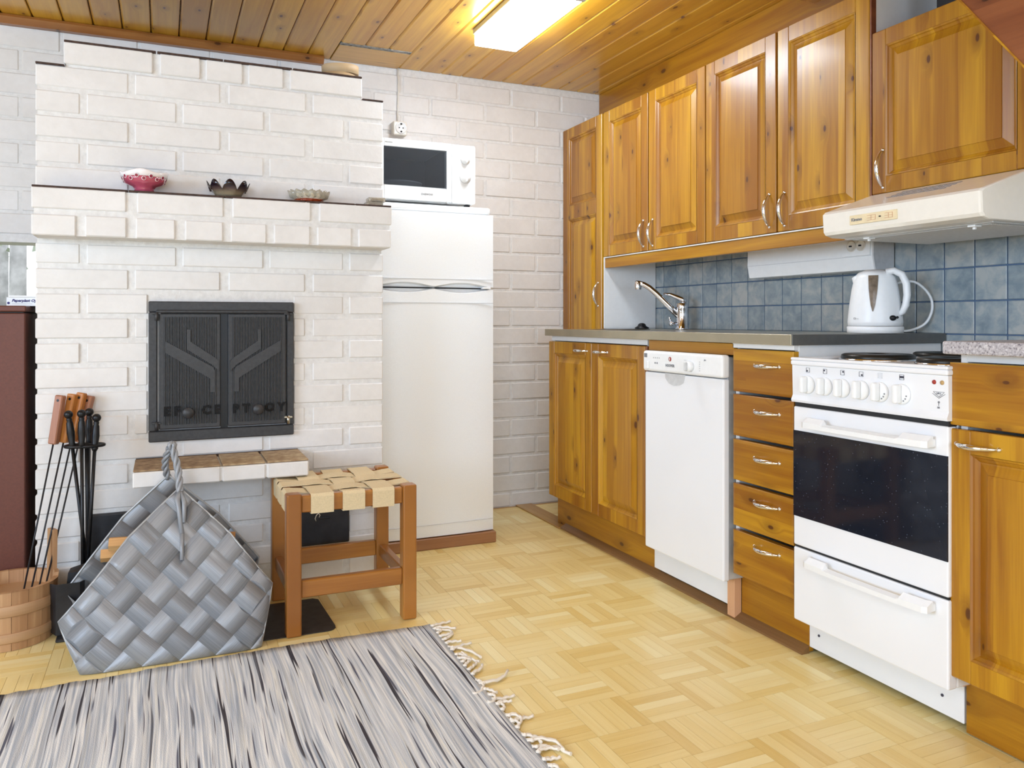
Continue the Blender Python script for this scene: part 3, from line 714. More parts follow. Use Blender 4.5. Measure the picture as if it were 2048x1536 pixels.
bx('control_panel', 1.109, MX1, 3.132, 3.157, MZ0, MZ1, M['white_plastic'], mw, 0.008, 2)
m = MB(); poly = [(0.818, 1.645), (1.085, 1.645)] + [(1.085 - 0.267 * i / 8, 1.487 - 0.0 + 0.004 * math.sin(PI * i / 16)) for i in range(9)]
m.prism(poly, 'y', 3.1295, 3.134); win = build('window', m, M['micro_glass'], mw)
build('plate_behind_glass', MB().lathe([(0.05, 0), (0.098, 0.012), (0.100, 0.018), (0.001, 0.010)], (0.925, 3.29, 1.505), 32), M['white_plastic'], mw)
build('turntable_foot', MB().lathe([(0.05, 0), (0.05, 0.062)], (0.925, 3.29, 1.4442), 16), M['mid_grey'], mw)
for kz, r_ in ((1.616, 0.020), (1.541, 0.024)):
    m = MB(); m.lathe([(r_, 0), (r_, 0.004), (r_ * 0.8, 0.006), (r_ * 0.75, 0.020), (0.001, 0.021)], (1.169, 3.132, kz), 24, 'y'); kb = build('dial', m, M['white_plastic'], mw)
    build('dial_ring', MB().lathe([(r_ + 0.0015, 0), (r_ + 0.0015, 0.001), (0.001, 0.0012)], (1.169, 3.132, kz), 24, 'y'), M['light_grey'], mw)
    build('dial_grip', MB().box(1.165, 1.173, 3.108, 3.124, kz - r_ * 0.8, kz + r_ * 0.8, 0.002), M['white_plastic'], kb)
text('lettering', 'DAEWOO', 0.011, (1.0, 3.1295, 1.459), *FY, M['mid_grey'], mw, bold=0.0001)
text('lettering', 'microwave', 0.007, (0.838, 3.1295, 1.662), *FY, M['mid_grey'], mw)
for x in (0.80, 1.19):
    for y in (3.17, 3.44): build('foot', MB().lathe([(0.012, 1.4165), (0.014, 1.431)], (x, y, 0), 12), M['grey_shadow_gap'], mw)
t = thing('wall_socket', (1.02, 3.645, 1.84), 'cream wall socket on the brick wall above the microwave', 'socket')
bx('socket_box', 0.988, 1.054, 3.606, 3.648, 1.808, 1.874, M['cream_plastic'], t, 0.006, 2)
m = MB(); m.lathe([(0.027, 0.0), (0.027, 0.004), (0.022, 0.004), (0.020, 0.001), (0.001, 0.001)], (1.025, 3.606, 1.842), 24, 'y'); build('socket_face', m, M['white_plastic'], t)
for dx, dz in ((-0.009, 0), (0.009, 0), (0, 0.018), (0, -0.018)):
    build('pin_hole', MB().lathe([(0.003 if dx else 0.0045, 0), (0.003 if dx else 0.0045, 0.001)], (1.025 + dx, 3.6045 if dx else 3.603, 1.842 + dz), 10, 'y'), M['grey_shadow_gap'], t)
tag(build('wall_cable', MB().tube([(1.019, 3.642, 1.874), (1.019, 3.644, 1.95), (1.022, 3.642, 2.03), (1.020, 3.644, 2.134)], 0.0035, 8), M['cream_plastic']), 'cream cable running up the brick wall from the socket', 'cable')

# ------------------------------------------------------------------ kitchen helper parts
def pull(p0, p1, out, parent, name='handle', r=0.0045, bulge=0.026):
    p0, p1, out = Vector(p0), Vector(p1), Vector(out); n = 14; pts = []; rs = []
    for i in range(n + 1):
        t = i / n; pts.append(p0.lerp(p1, t) + out * (math.sin(PI * t) ** 0.7) * bulge); rs.append(r * (0.75 + 0.75 * math.sin(PI * t)))
    m = MB().tube(pts, rs, 10, True)
    for p in (p0, p1): m.sphere(p, r * 1.25, 10)
    return build(name, m, M['chrome'], parent)
def panel_door(parent, x, y0, y1, z0, z1, panels=None, stile=0.052, thick=0.02, name='door', rails=None):
    """frame-and-panel door that looks towards -x; x is the front face"""
    m = MB(); panels = panels or [(z0 + stile, z1 - stile)]
    m.mi = 0; m.box(x, x + thick, y0, y0 + stile, z0, z1, 0.0025); m.box(x, x + thick, y1 - stile, y1, z0, z1, 0.0025)
    m.mi = 1; zs = [z0] + [v for p in panels for v in p] + [z1]
    for i in range(0, len(zs), 2): m.box(x + 0.0005, x + thick, y0 + stile - 0.0005, y1 - stile + 0.0005, zs[i], zs[i + 1], 0.0015)
    dr = build(name, m, [M['pine_v'], M['pine_h']], parent)
    P = lambda u, v, h: (x - h, u, v)
    for pz0, pz1 in panels:
        a0, a1 = y0 + stile, y1 - stile; L = []
        for ins, h in ((-0.0006, 0.0), (0.004, -0.002), (0.006, -0.0055), (0.012, -0.0095), (0.0145, -0.0125), (0.018, -0.0115), (0.038, -0.003), (0.0385, -0.0005)):
            L.append((a0 + ins, a1 - ins, pz0 + ins, pz1 - ins, h))
        build('raised_panel', MB().ring(L, P), M['pine_v'], dr)
    return dr
def case(parent, x0, x1, y0, y1, z0, z1, m=None, name='carcass', t=0.016):
    k = MB(); k.box(x0, x1, y0, y0 + t, z0, z1, 0.001); k.box(x0, x1, y1 - t, y1, z0, z1, 0.001)
    k.box(x0, x1, y0 + t, y1 - t, z0, z0 + t); k.box(x0, x1, y0 + t, y1 - t, z1 - t, z1); k.box(x1 - 0.005, x1, y0 + t, y1 - t, z0 + t, z1 - t)
    return build(name, k, m or M['laminate'], parent)

# ------------------------------------------------------------------ base run
XB = 1.600
bc = thing('sink_base_cabinet', (1.62, 2.82, 0), 'pine base cabinet with two panelled doors under the steel worktop', 'cabinet', None)
case(bc, XB + 0.021, 2.19, 2.428, 3.203, 0.15, 0.870)
bx('top_rail', XB + 0.012, XB + 0.0205, 2.43, 3.2, 0.848, 0.870, M['laminate'], bc, 0.001)
for (y0, y1) in ((2.819, 3.205), (2.428, 2.815)):
    d = panel_door(bc, XB, y0, y1, 0.152, 0.845)
    if y0 > 2.7: pull((XB, 2.852, 0.812), (XB, 2.955, 0.812), (-1, 0, 0), d)
    else: pull((XB, 2.690, 0.812), (XB, 2.790, 0.812), (-1, 0, 0), d)
bx('kick_board', 1.668, 1.684, 2.44, 3.25, 0.004, 0.149, M['pine_plank'], bc, 0.001)
build('side_edge', MB().box(XB + 0.003, XB + 0.02, 2.418, 2.4265, 0.15, 0.845, 0.001), M['stair_wood'], bc)

dw = thing('dishwasher', (1.6, 2.18, 0), 'slim white dishwasher between the pine base cabinet and drawers', 'dishwasher')
bx('body', 1.606, 2.18, 1.976, 2.39, 0.13, 0.825, M['light_grey'], dw, 0.003)
m = MB(); m.box(1.580, 1.604, 1.963, 2.396, 0.132, 0.757, 0.005, 2); dwd = build('door', m, M['white_enamel'], dw)
m = MB(); m.box(1.572, 1.604, 1.960, 2.398, 0.760, 0.832, 0.009, 3); cp = build('control_panel', m, M['white_plastic'], dw)
m = MB(); gp = [(0.0, 0.0), (-0.004, -0.018), (-0.022, -0.034), (-0.05, -0.041), (-0.08, -0.038), (-0.105, -0.028), (-0.112, -0.014), (-0.114, 0.0)]
m.prism([(2.272 + u, 0.7585 + v) for u, v in gp], 'x', 1.5785, 1.583); build('grip_recess', m, M['light_grey'], dw)
m = MB(); m.lathe([(0.0165, 0), (0.017, 0.012), (0.0155, 0.016), (0.001, 0.017)], (1.572, 2.116, 0.789), 20, 'x'); dl = build('programme_dial', m, M['white_plastic'], cp)
build('dial_grip', MB().box(1.545, 1.556, 2.112, 2.120, 0.775, 0.803, 0.002), M['light_grey'], dl)
build('power_button', MB().box(1.566, 1.573, 2.357, 2.368, 0.768, 0.795, 0.002), M['white_plastic'], cp)
m = MB(); m.lathe([(0.0075, 0), (0.0075, 0.0012), (0.001, 0.0013)], (1.572, 2.232, 0.8075), 16, 'x'); rb = build('red_emblem', m, M['red'], cp)
build('emblem_bar', MB().box(1.5700, 1.5706, 2.2305, 2.2335, 0.803, 0.812), M['white_plastic'], rb)
text('lettering', 'HOOVER', 0.0125, (1.5715, 2.232, 0.785), *FX, M['mid_grey'], cp, bold=0.0003)
for q in range(4): build('indicator', MB().box(1.5713, 1.5722, 2.330 - q * 0.011 - 0.002, 2.330 - q * 0.011, 0.8065, 0.8105), M['mid_grey'], cp)
for q in range(2): build('push_button', MB().lathe([(0.003, 0), (0.003, 0.001)], (1.572, 2.320 - q * 0.012, 0.7905), 10, 'x'), M['mid_grey'], cp)
build('energy_label', MB().box(1.5713, 1.5722, 2.370, 2.388, 0.808, 0.822), M['mid_grey'], cp)
for q in range(5):
    build('programme_mark', MB().box(1.5714, 1.5721, 2.140, 2.154, 0.773 + q * 0.0085, 0.7745 + q * 0.0085), M['light_grey'], cp)
    build('programme_mark', MB().box(1.5714, 1.5721, 2.068, 2.073, 0.776 + q * 0.007, 0.779 + q * 0.007), M['light_grey'], cp)
text('lettering', 'A+', 0.009, (1.5715, 2.043, 0.812), *FX, M['mid_grey'], cp)
bx('plinth', 1.655, 1.672, 2.022, 2.448, 0.030, 0.128, M['white_enamel'], dw, 0.002)
for y in (2.436, 2.034): build('screw', MB().lathe([(0.003, 0), (0.003, 0.002)], (1.655, y, 0.105), 10, 'x'), M['dark_print'], dw)
build('hose_box', MB().box(1.66, 1.75, 1.962, 2.012, 0.135, 0.20, 0.004), M['sheet_black'], dw)
tag(bx('filler_panel', XB + 0.004, XB + 0.020, 1.945, 2.408, 0.832, 0.868, M['pine_h'], None, 0.001), 'narrow pine filler strip directly above the white dishwasher', 'panel')
tag(bx('light_wood_block', 1.640, 1.668, 1.985, 2.019, 0.006, 0.163, M['raw_pine'], None, 0.001), 'unvarnished pale wood upright beside the dishwasher plinth', 'block')

dc = thing('drawer_cabinet', (1.62, 1.82, 0), 'narrow pine cabinet with five drawers between dishwasher and stove', 'cabinet')
case(dc, XB + 0.021, 2.19, 1.690, 1.955, 0.165, 0.870)
bx('top_rail', XB + 0.004, XB + 0.0205, 1.692, 1.95, 0.855, 0.870, M['laminate'], dc, 0.001)
for (z0, z1, hz) in ((0.723, 0.852, 0.806), (0.588, 0.714, 0.671), (0.453, 0.577, 0.533), (0.313, 0.442, 0.404), (0.165, 0.300, 0.272)):
    m = MB(); P = lambda u, v, h: (XB - h, u, v)
    m.ring([(1.690, 1.943, z0, z1, -0.020), (1.690, 1.943, z0, z1, -0.002), (1.692, 1.941, z0 + 0.002, z1 - 0.002, 0.0), (1.698, 1.935, z0 + 0.008, z1 - 0.010, 0.001)], P)
    d = build('drawer', m, M['pine_h'], dc); pull((XB, 1.742, hz), (XB, 1.846, hz), (-1, 0, 0), d)
bx('kick_board', 1.668, 1.684, 1.700, 1.984, 0.004, 0.164, M['pine_plank'], dc, 0.001)

# stove
sv = thing('electric_stove', (1.6, 1.44, 0), 'white electric stove with dark oven window and hotplates', 'stove')
SX, S0, S1 = 1.590, 1.207, 1.680
bx('body', SX + 0.03, 2.19, S0 + 0.003, S1 - 0.003, 0.118, 0.816, M['white_enamel'], sv, 0.003)
m = MB(); P = lambda u, v, h: (u, v, h)
hb = MB(); hb.box(SX - 0.008, 2.19, S0 - 0.002, S1 + 0.002, 0.817, 0.830, 0.004, 2)
hob = build('hob', hb, M['white_enamel'], sv)
m = MB(); rim = 0.012
m.box(SX - 0.008, SX + 0.016, S0 - 0.002, S1 + 0.002, 0.830, 0.838, 0.003, 2); m.box(SX + 0.016, 2.19, S0 - 0.002, S0 + rim, 0.830, 0.838, 0.003, 2); m.box(SX + 0.016, 2.19, S1 - rim, S1 + 0.002, 0.830, 0.838, 0.003, 2)
build('rim', m, M['white_enamel'], hob)
for (x, y, r_) in ((1.77, 1.556, 0.093), (1.75, 1.325, 0.075), (2.02, 1.556, 0.075), (2.02, 1.325, 0.093)):
    m = MB(); m.lathe([(r_ * 0.97, 0.831), (r_, 0.838), (r_ * 0.98, 0.846), (r_ * 0.90, 0.849), (r_ * 0.3, 0.849), (r_ * 0.28, 0.847), (0.001, 0.847)], (x, y, 0), 40); hp = build('hotplate', m, M['hotplate'], hob)
    build('hotplate_ring', MB().lathe([(r_ * 1.06, 0.830), (r_ * 1.05, 0.836), (r_ * 1.0, 0.837)], (x, y, 0), 40), M['chrome'], hp)
m = MB()
m.prism([(SX + 0.03, 0.8165), (SX - 0.003, 0.8165), (SX - 0.001, 0.735), (SX - 0.007, 0.722), (SX - 0.005, 0.716), (SX + 0.03, 0.716)], 'y', S0, S1); cp = build('control_panel', m, M['white_enamel'], sv)
for q, y in enumerate((1.622, 1.562, 1.504, 1.445, 1.388, 1.327)):
    m = MB(); m.lathe([(0.0245, 0), (0.0240, 0.006), (0.021, 0.008), (0.001, 0.009)], (SX - 0.0015, y, 0.766), 28, 'x'); kb = build('knob', m, M['white_plastic'], cp)
    build('knob_grip', MB().box(SX - 0.030, SX - 0.010, y - 0.006, y + 0.007, 0.745, 0.789, 0.004, 2), M['white_plastic'], kb)
    if q >= 4: 
        for aa in (-0.6, -1.0, -1.4): build('dial_mark', MB().box(SX - 0.0112, SX - 0.0100, y + 0.0185 * math.sin(aa) - 0.0015, y + 0.0185 * math.sin(aa) + 0.0015, 0.766 - 0.018 * math.cos(aa) - 0.0015, 0.766 - 0.018 * math.cos(aa) + 0.0015), M['mid_grey'], kb)
    ic = MB(); yy, zz, h_ = y, 0.8055, 0.0062; tt = 0.0006
    for (u0, u1, v0, v1) in ((-h_, h_, h_ - tt, h_), (-h_, h_, -h_, -h_ + tt), (-h_, -h_ + tt, -h_, h_), (h_ - tt, h_, -h_, h_)): ic.box(SX - 0.0036, SX - 0.0020, yy + u0, yy + u1, zz + v0, zz + v1)
    if q < 4:
        du, dv = ((0.0022, -0.0022), (0.0022, 0.0022), (-0.0022, 0.0022), (-0.0022, -0.0022))[q]; ic.lathe([(0.0024, 0), (0.0024, 0.0007)], (SX - 0.003, yy + du, zz + dv), 10, 'x')
    elif q == 5: ic.box(SX - 0.0037, SX - 0.0020, yy - 0.005, yy + 0.005, zz - 0.002, zz + 0.003)
    else:
        for v in (-0.003, 0.0, 0.003): ic.box(SX - 0.0036, SX - 0.0020, yy - 0.004, yy + 0.004, zz + v - 0.0003, zz + v + 0.0003)
    build('icon', ic, M['dark_print'] if q != 4 else M['light_grey'], cp)
for y, mm in ((1.242, 'red'), (1.222, 'amber')):
    m = MB(); m.lathe([(0.0052, 0), (0.005, 0.002), (0.001, 0.0035)], (SX - 0.002, y, 0.8005), 16, 'x'); build('indicator_lamp', m, M[mm], cp)
m = MB(); xx0, xx1 = SX - 0.0030, SX - 0.0018; cy, cz = 1.231, 0.773
for a, b_ in (((0.014, 0.006), (-0.014, 0.006)), ((0.014, 0.006), (0.008, 0.001)), ((-0.014, 0.006), (-0.008, 0.001)), ((0.016, 0.002), (0, -0.008)), ((-0.016, 0.002), (0, -0.008)), ((0.009, 0.001), (0, -0.0045)), ((-0.009, 0.001), (0, -0.0045))):
    p, q = V(xx1, cy + a[0], cz + a[1]), V(xx1, cy + b_[0], cz + b_[1]); m.tube([p, q], 0.0008, 4)
build('crest', m, M['mid_grey'], cp); text('lettering', 'UPO', 0.006, (xx0 + 0.0008, cy, cz + 0.0022), *FX, M['dark_print'], cp)
m = MB(); m.lathe([(0.0026, 0), (0.0026, 0.0006)], (xx1, cy, 0.756), 8, 'x'); m.box(xx0, xx1, cy - 0.0003, cy + 0.0003, 0.748, 0.754); m.box(xx0, xx1, cy - 0.002, cy + 0.003, 0.742, 0.746); build('switch_symbol', m, M['mid_grey'], cp)
bx('dark_gap', SX + 0.004, SX + 0.03, S0 + 0.004, S1 - 0.004, 0.703, 0.717, M['grey_shadow_gap'], sv, 0)  # dark strip painting the shade under the control panel lip
od = MB(); od.box(SX, SX + 0.028, S0 + 0.002, S1 - 0.002, 0.324, 0.7035, 0.004, 2); od = build('oven_door', od, M['white_enamel'], sv)
build('oven_window', MB().box(SX - 0.0015, SX + 0.004, S0 + 0.003, S1 - 0.003, 0.404, 0.638), M['oven_glass'], od)
def barhandle(parent, z, y0, y1):
    m = MB(); n = 16; top = []; 
    rows = []
    for t in (0.0, 0.03, 0.165, 0.185, 0.205, 0.35, 0.5, 0.65, 0.795, 0.815, 0.835, 0.97, 1.0):
        y = y0 + (y1 - y0) * t; e = abs(2 * t - 1)
        up = 0.012 if e > 0.62 else 0.001; out = 0.036 + 0.006 * (1 - e * e) - (0.006 if e == 1 else 0)
        rows.append([(SX - out, y, z - 0.010), (SX - out, y, z + 0.001 + up * 0.3), (SX - out + 0.018, y, z + 0.004 + up), (SX - out + 0.022, y, z - 0.007)])
    m.grid(rows, False, True)
    for r_ in (rows[0], rows[-1]): m.face(r_)
    for y in (y0 + 0.03, y1 - 0.03): m.box(SX - 0.022, SX + 0.001, y - 0.028, y + 0.028, z - 0.010, z + 0.009, 0.002)
    return build('handle', m, M['cream_plastic'] if False else M['white_plastic'], parent)
barhandle(od, 0.664, 1.238, 1.618)
bx('dark_gap', SX + 0.004, SX + 0.03, S0 + 0.004, S1 - 0.004, 0.3185, 0.3235, M['grey_shadow_gap'], sv, 0)  # shade between oven door and drawer, painted as a dark strip
sd = bx('storage_drawer', SX, SX + 0.028, S0 + 0.002, S1 - 0.002, 0.118, 0.318, M['white_enamel'], sv, 0.004, 2)
barhandle(sd, 0.294, 1.238, 1.612)
bx('plinth', 1.670, 1.690, 1.231, 1.718, 0.018, 0.117, M['white_enamel'], sv, 0.002)
for y in (1.665, 1.285): build('screw', MB().lathe([(0.0035, 0), (0.0035, 0.002)], (1.670, y, 0.062), 10, 'x'), M['dark_print'], sv)

# right hand base cabinet with speckled worktop
rc = thing('right_base_cabinet', (1.62, 0.95, 0), 'pine base cabinet with drawer and panelled door right of the stove', 'cabinet')
case(rc, XB + 0.021, 2.19, 0.70, 1.202, 0.15, 0.864)
m = MB(); P = lambda u, v, h: (XB - h, u, v)
m.ring([(0.71, 1.214, 0.708, 0.846, -0.020), (0.71, 1.214, 0.708, 0.846, -0.002), (0.712, 1.212, 0.710, 0.844, 0.0), (0.718, 1.206, 0.716, 0.838, 0.001)], P)
build('drawer', m, M['pine_h'], rc)
d = panel_door(rc, XB, 0.71, 1.216, 0.150, 0.700)
pull((XB, 1.100, 0.668), (XB, 1.196, 0.668), (-1, 0, 0), d)
bx('kick_board', 1.668, 1.684, 0.70, 1.224, 0.004, 0.149, M['pine_plank'], rc, 0.001)
bx('plinth_block', 1.64, 1.667, 1.2105, 1.2225, 0.118, 0.149, M['raw_pine'], rc, 0.001)
tag(bx('speckled_worktop', 1.566, 2.193, 0.69, 1.2065, 0.8655, 0.894, M['granite'], None, 0.004, 2), 'grey speckled laminate worktop right of the stove', 'worktop')

# steel worktop with sink
wt = thing('steel_worktop', (1.89, 2.43, 0.871), 'long stainless steel sink worktop over the base cabinets', 'worktop')
CY0, CY1, CX0 = 1.678, 3.205, 1.583
BX0, BX1, BY0, BY1 = 1.68, 2.02, 2.62, 3.02
m = MB()
for a in ((CX0, BX0, CY0, CY1), (BX1, 2.193, CY0, CY1), (BX0, BX1, CY0, BY0), (BX0, BX1, BY1, CY1)): m.box(a[0], a[1], a[2], a[3], 0.871, 0.8985)
build('top', m, M['steel'], wt)
build('front_edge', MB().box(CX0 - 0.003, CX0, CY0 - 0.001, CY1 + 0.002, 0.870, 0.8995, 0.001), M['steel_front'], wt)
build('end_edge', MB().box(CX0, 2.192, CY0 - 0.003, CY0, 0.870, 0.8995, 0.001), plain('shaded_steel_end', (112, 112, 110), 0.45, 0.6), wt)  # darker copy of the steel; the end face's shade is in the colour
m = MB(); m.ring([(BX0, BX1, BY0, BY1, 0.899), (BX0 + 0.008, BX1 - 0.008, BY0 + 0.008, BY1 - 0.008, 0.894), (BX0 + 0.02, BX1 - 0.02, BY0 + 0.02, BY1 - 0.02, 0.72)], lambda u, v, h: (u, v, h)); build('sink_basin', m, M['steel'], wt)
tp = thing('mixer_tap', (2.10, 2.89, 0.899), 'chrome mixer tap standing by the sink', 'tap')
m = MB(); m.lathe([(0.030, 0.899), (0.030, 0.904), (0.025, 0.908), (0.0245, 0.985), (0.026, 0.990), (0.026, 1.012), (0.022, 1.016), (0.001, 1.017)], (2.10, 2.89, 0), 24); build('tap_body', m, M['chrome'], tp)
build('spout', MB().tube([(2.09, 2.898, 0.955), (2.05, 2.925, 1.005), (2.01, 2.955, 1.055), (1.985, 2.975, 1.083), (1.965, 2.990, 1.098), (1.945, 3.002, 1.103)], [0.014, 0.0135, 0.013, 0.0125, 0.012, 0.013], 12), M['chrome'], tp)
build('spout_nozzle', MB().lathe([(0.015, 1.076), (0.016, 1.080), (0.016, 1.106), (0.012, 1.114), (0.001, 1.116)], (1.943, 3.004, 0), 16), M['chrome'], tp)
m = MB(); m.tube([(2.112, 2.882, 1.018), (2.10, 2.892, 1.032), (2.06, 2.92, 1.052), (2.035, 2.938, 1.056)], [0.022, 0.021, 0.014, 0.008], 12, flat=0.6); build('lever', m, M['chrome'], tp)
m = MB(); m.lathe([(0.006, 0), (0.006, 0.02), (0.010, 0.022), (0.010, 0.034), (0.001, 0.036)], (2.078, 2.902, 0.925), 12, 'x'); m.tube([(2.05, 2.905, 0.93), (2.047, 2.912, 0.955)], [0.005, 0.003], 8); build('side_valve', m, M['chrome'], tp)
m = MB(); m.lathe([(0.032, 0.899), (0.033, 0.905), (0.020, 0.912), (0.017, 0.920), (0.010, 0.925), (0.001, 0.926)], (2.05, 3.135, 0), 20); tag(build('sink_stopper', m, M['iron_dark']), 'black rubber sink stopper on the steel worktop', 'stopper')
kt = thing('kettle', (2.02, 1.786, 0.899), 'white electric kettle on the steel worktop', 'kettle')
kx, ky = 2.02, 1.786
m = MB(); m.lathe([(0.080, 0.900), (0.081, 0.918), (0.078, 0.921)], (kx, ky, 0), 36); build('power_base', m, M['white_plastic'], kt)
def kfn(r, h, a):
    # spout towards +y/-x side: leans a little
    return r, h
m = MB(); m.lathe([(0.078, 0.922), (0.079, 0.935), (0.074, 0.985), (0.067, 1.035), (0.060, 1.068), (0.056, 1.078), (0.047, 1.087), (0.028, 1.095), (0.001, 1.097)], (kx, ky, 0), 40); build('kettle_body', m, M['white_plastic'], kt)
view = V(-kx, -ky, 0).normalized(); side = V(-view.y, view.x, 0)     # side: towards picture right when negative
L = side if (side.x * 0.9146 - side.y * 0.4043) < 0 else -side; Rr = -L
m = MB(); c0 = V(kx, ky, 0)
m.tube([c0 + L * 0.030 + view * 0.004 + V(0, 0, 1.040), c0 + L * 0.046 + view * 0.006 + V(0, 0, 1.062), c0 + L * 0.056 + view * 0.006 + V(0, 0, 1.077)], [0.034, 0.024, 0.015], 14, flat=0.8); build('spout', m, M['white_plastic'], kt)
hp = [(0.030, 1.086), (0.052, 1.090), (0.074, 1.078), (0.086, 1.050), (0.088, 1.015), (0.084, 0.985), (0.076, 0.965), (0.066, 0.955)]
m = MB(); m.tube([c0 + Rr * a + view * 0.035 * (1 if i < 7 else 0.6) + V(0, 0, z_) for i, (a, z_) in enumerate(hp)], [0.013, 0.014, 0.0145, 0.0145, 0.014, 0.0135, 0.012, 0.009], 12, flat=0.75); build('handle', m, M['white_plastic'], kt)
m = MB()   # water gauge: tapered dark strip on the front
def kr(z_):
    pr = [(0.935, 0.079), (0.985, 0.074), (1.035, 0.067), (1.068, 0.060), (1.078, 0.056)]
    for (a, ra), (b_, rb_) in zip(pr, pr[1:]):
        if z_ <= b_: return ra + (rb_ - ra) * (z_ - a) / (b_ - a)
    return 0.056
rows = []
for z_, hw in ((1.076, 0.0135), (1.068, 0.0135), (1.035, 0.012), (1.01, 0.0095), (0.985, 0.006), (0.966, 0.001)):
    row = []
    for q in range(5):
        off = (q / 2 - 1) * hw; a = off / kr(z_) + 0.08; d_ = view * math.cos(a) + L * math.sin(a); row.append(c0 + d_ * (kr(z_) + 0.0022) + V(0, 0, z_))
    rows.append(row)
m.grid(rows, True); build('water_gauge', m, plain('gauge_grey', (120, 104, 88), 0.2, var=0.2), kt)
dsw = view * math.cos(0.66) + Rr * math.sin(0.66)
m = MB(); m.sphere(c0 + dsw * 0.079 + V(0, 0, 0.946), 0.0105, 12, (1, 1, 0.8)); m.sphere(c0 + dsw * 0.086 + Rr * 0.008 + V(0, 0, 0.948), 0.004, 8); build('switch', m, M['iron_dark'], kt)
dsp = view * math.cos(0.72) + L * math.sin(0.72)
text('lettering', 'kettle' if False else '□ ~~', 0.008, c0 + dsp * 0.0800 + V(0, 0, 0.944), (-dsp.y, dsp.x, 0), (0, 0, 1), M['mid_grey'], kt)
cpts = []
for i in range(25):
    t = i / 24; 
    px = [(0.06, 1.055), (0.12, 1.06), (0.165, 1.02), (0.175, 0.975), (0.155, 0.93), (0.11, 0.908), (0.06, 0.905)]
    k_ = t * (len(px) - 1); i0 = min(int(k_), len(px) - 2); f_ = k_ - i0
    def cr(a, b_, c_, d_, f): return 0.5 * (2 * b_ + (c_ - a) * f + (2 * a - 5 * b_ + 4 * c_ - d_) * f * f + (3 * b_ - a - 3 * c_ + d_) * f ** 3)
    g_ = lambda j: px[max(0, min(len(px) - 1, j))]
    a_ = cr(g_(i0 - 1)[0], g_(i0)[0], g_(i0 + 1)[0], g_(i0 + 2)[0], f_); z_ = cr(g_(i0 - 1)[1], g_(i0)[1], g_(i0 + 1)[1], g_(i0 + 2)[1], f_)
    cpts.append(c0 - view * 0.075 + Rr * a_ * 0.92 + V(0, 0, z_))
build('cord', MB().tube(cpts, 0.004, 8), M['white_plastic'], kt)

# ------------------------------------------------------------------ wall cabinets
XU = 1.900
tc = thing('tall_corner_cabinet', (2.05, 3.44, 0), 'tall pine corner cabinet with white side panel at the back wall', 'cabinet')
case(tc, XU + 0.021, 2.195, 3.238, 3.644, 0.02, 1.915)
bx('side_panel', XU + 0.004, 2.193, 3.2325, 3.2375, 0.90, 1.236, M['laminate'], tc, 0.001)
d = panel_door(tc, XU, 3.250, 3.643, 0.10, 1.918, panels=[(0.16, 1.452), (1.522, 1.866)], stile=0.058)
pull((XU, 3.281, 1.007), (XU, 3.281, 1.118), (-1, 0, 0), d)
def wallcab(name, y0, y1, ym, label, hy):
    t = thing(name, (2.05, (y0 + y1) / 2, 1.236), label, 'cabinet')
    case(t, XU + 0.021, 2.115, y0, y1, 1.240, 1.912)
    d1 = panel_door(t, XU, ym + 0.004, y1 - 0.001, 1.237, 1.916); d2 = panel_door(t, XU, y0 + 0.001, ym - 0.004, 1.237, 1.916)
    pull((XU, hy[0], 1.258), (XU, hy[0], 1.370), (-1, 0, 0), d1); pull((XU, hy[1], 1.255), (XU, hy[1], 1.366), (-1, 0, 0), d2); return t
wallcab('wall_cabinet', 2.470, 3.2315, 2.858, 'pine wall cabinet with two doors next to the tall corner cabinet', (2.893, 2.822))
wb_ = wallcab('wall_cabinet', 1.700, 2.466, 2.084, 'pine wall cabinet with two glossy doors next to the range hood', (2.118, 2.046))
bx('side_panel', XU + 0.022, 2.19, 1.695, 1.6995, 1.24, 2.12, M['laminate'], wb_, 0.001)
bx('side_edge', XU + 0.001, XU + 0.0215, 1.694, 1.6995, 1.24, 1.914, M['stair_wood'], wb_, 0.001)
pm = thing('light_pelmet', (1.91, 2.47, 1.184), 'pine pelmet board under the wall cabinet doors', 'panel')
bx('board', XU + 0.008, XU + 0.030, 1.700, 3.231, 1.184, 1.2305, M['pine_plank'], pm, 0.002)
bx('white_strip', XU + 0.003, XU + 0.03, 1.700, 3.231, 1.231, 1.2355, M['white_plastic'], pm, 0.001)
bx('shelf_bottom', XU + 0.031, 2.19, 1.703, 3.230, 1.2305, 1.2385, M['pine_h'], pm, 0)

hc = thing('hood_cabinet', (2.05, 1.45, 1.305), 'pine wall cabinet with one wide door above the range hood', 'cabinet')
case(hc, XU + 0.021, 2.19, 1.216, 1.690, 1.308, 1.776, M['pine_v'])
d = panel_door(hc, XU, 1.214, 1.691, 1.306, 1.778, stile=0.048)
pull((XU, 1.652, 1.322), (XU, 1.652, 1.430), (-1, 0, 0), d)
tag(bx('ceiling_box', 2.02, 2.19, 1.58, 1.66, 1.985, 2.02, M['pine_h'], None, 0.002), 'short pine batten in the gap above the hood cabinet', 'batten')
tag(bx('flue_duct', 2.00, 2.18, 1.30, 1.56, 1.80, 2.12, M['grey_shadow_gap'], None, 0.004), 'black duct standing on the hood cabinet', 'duct')

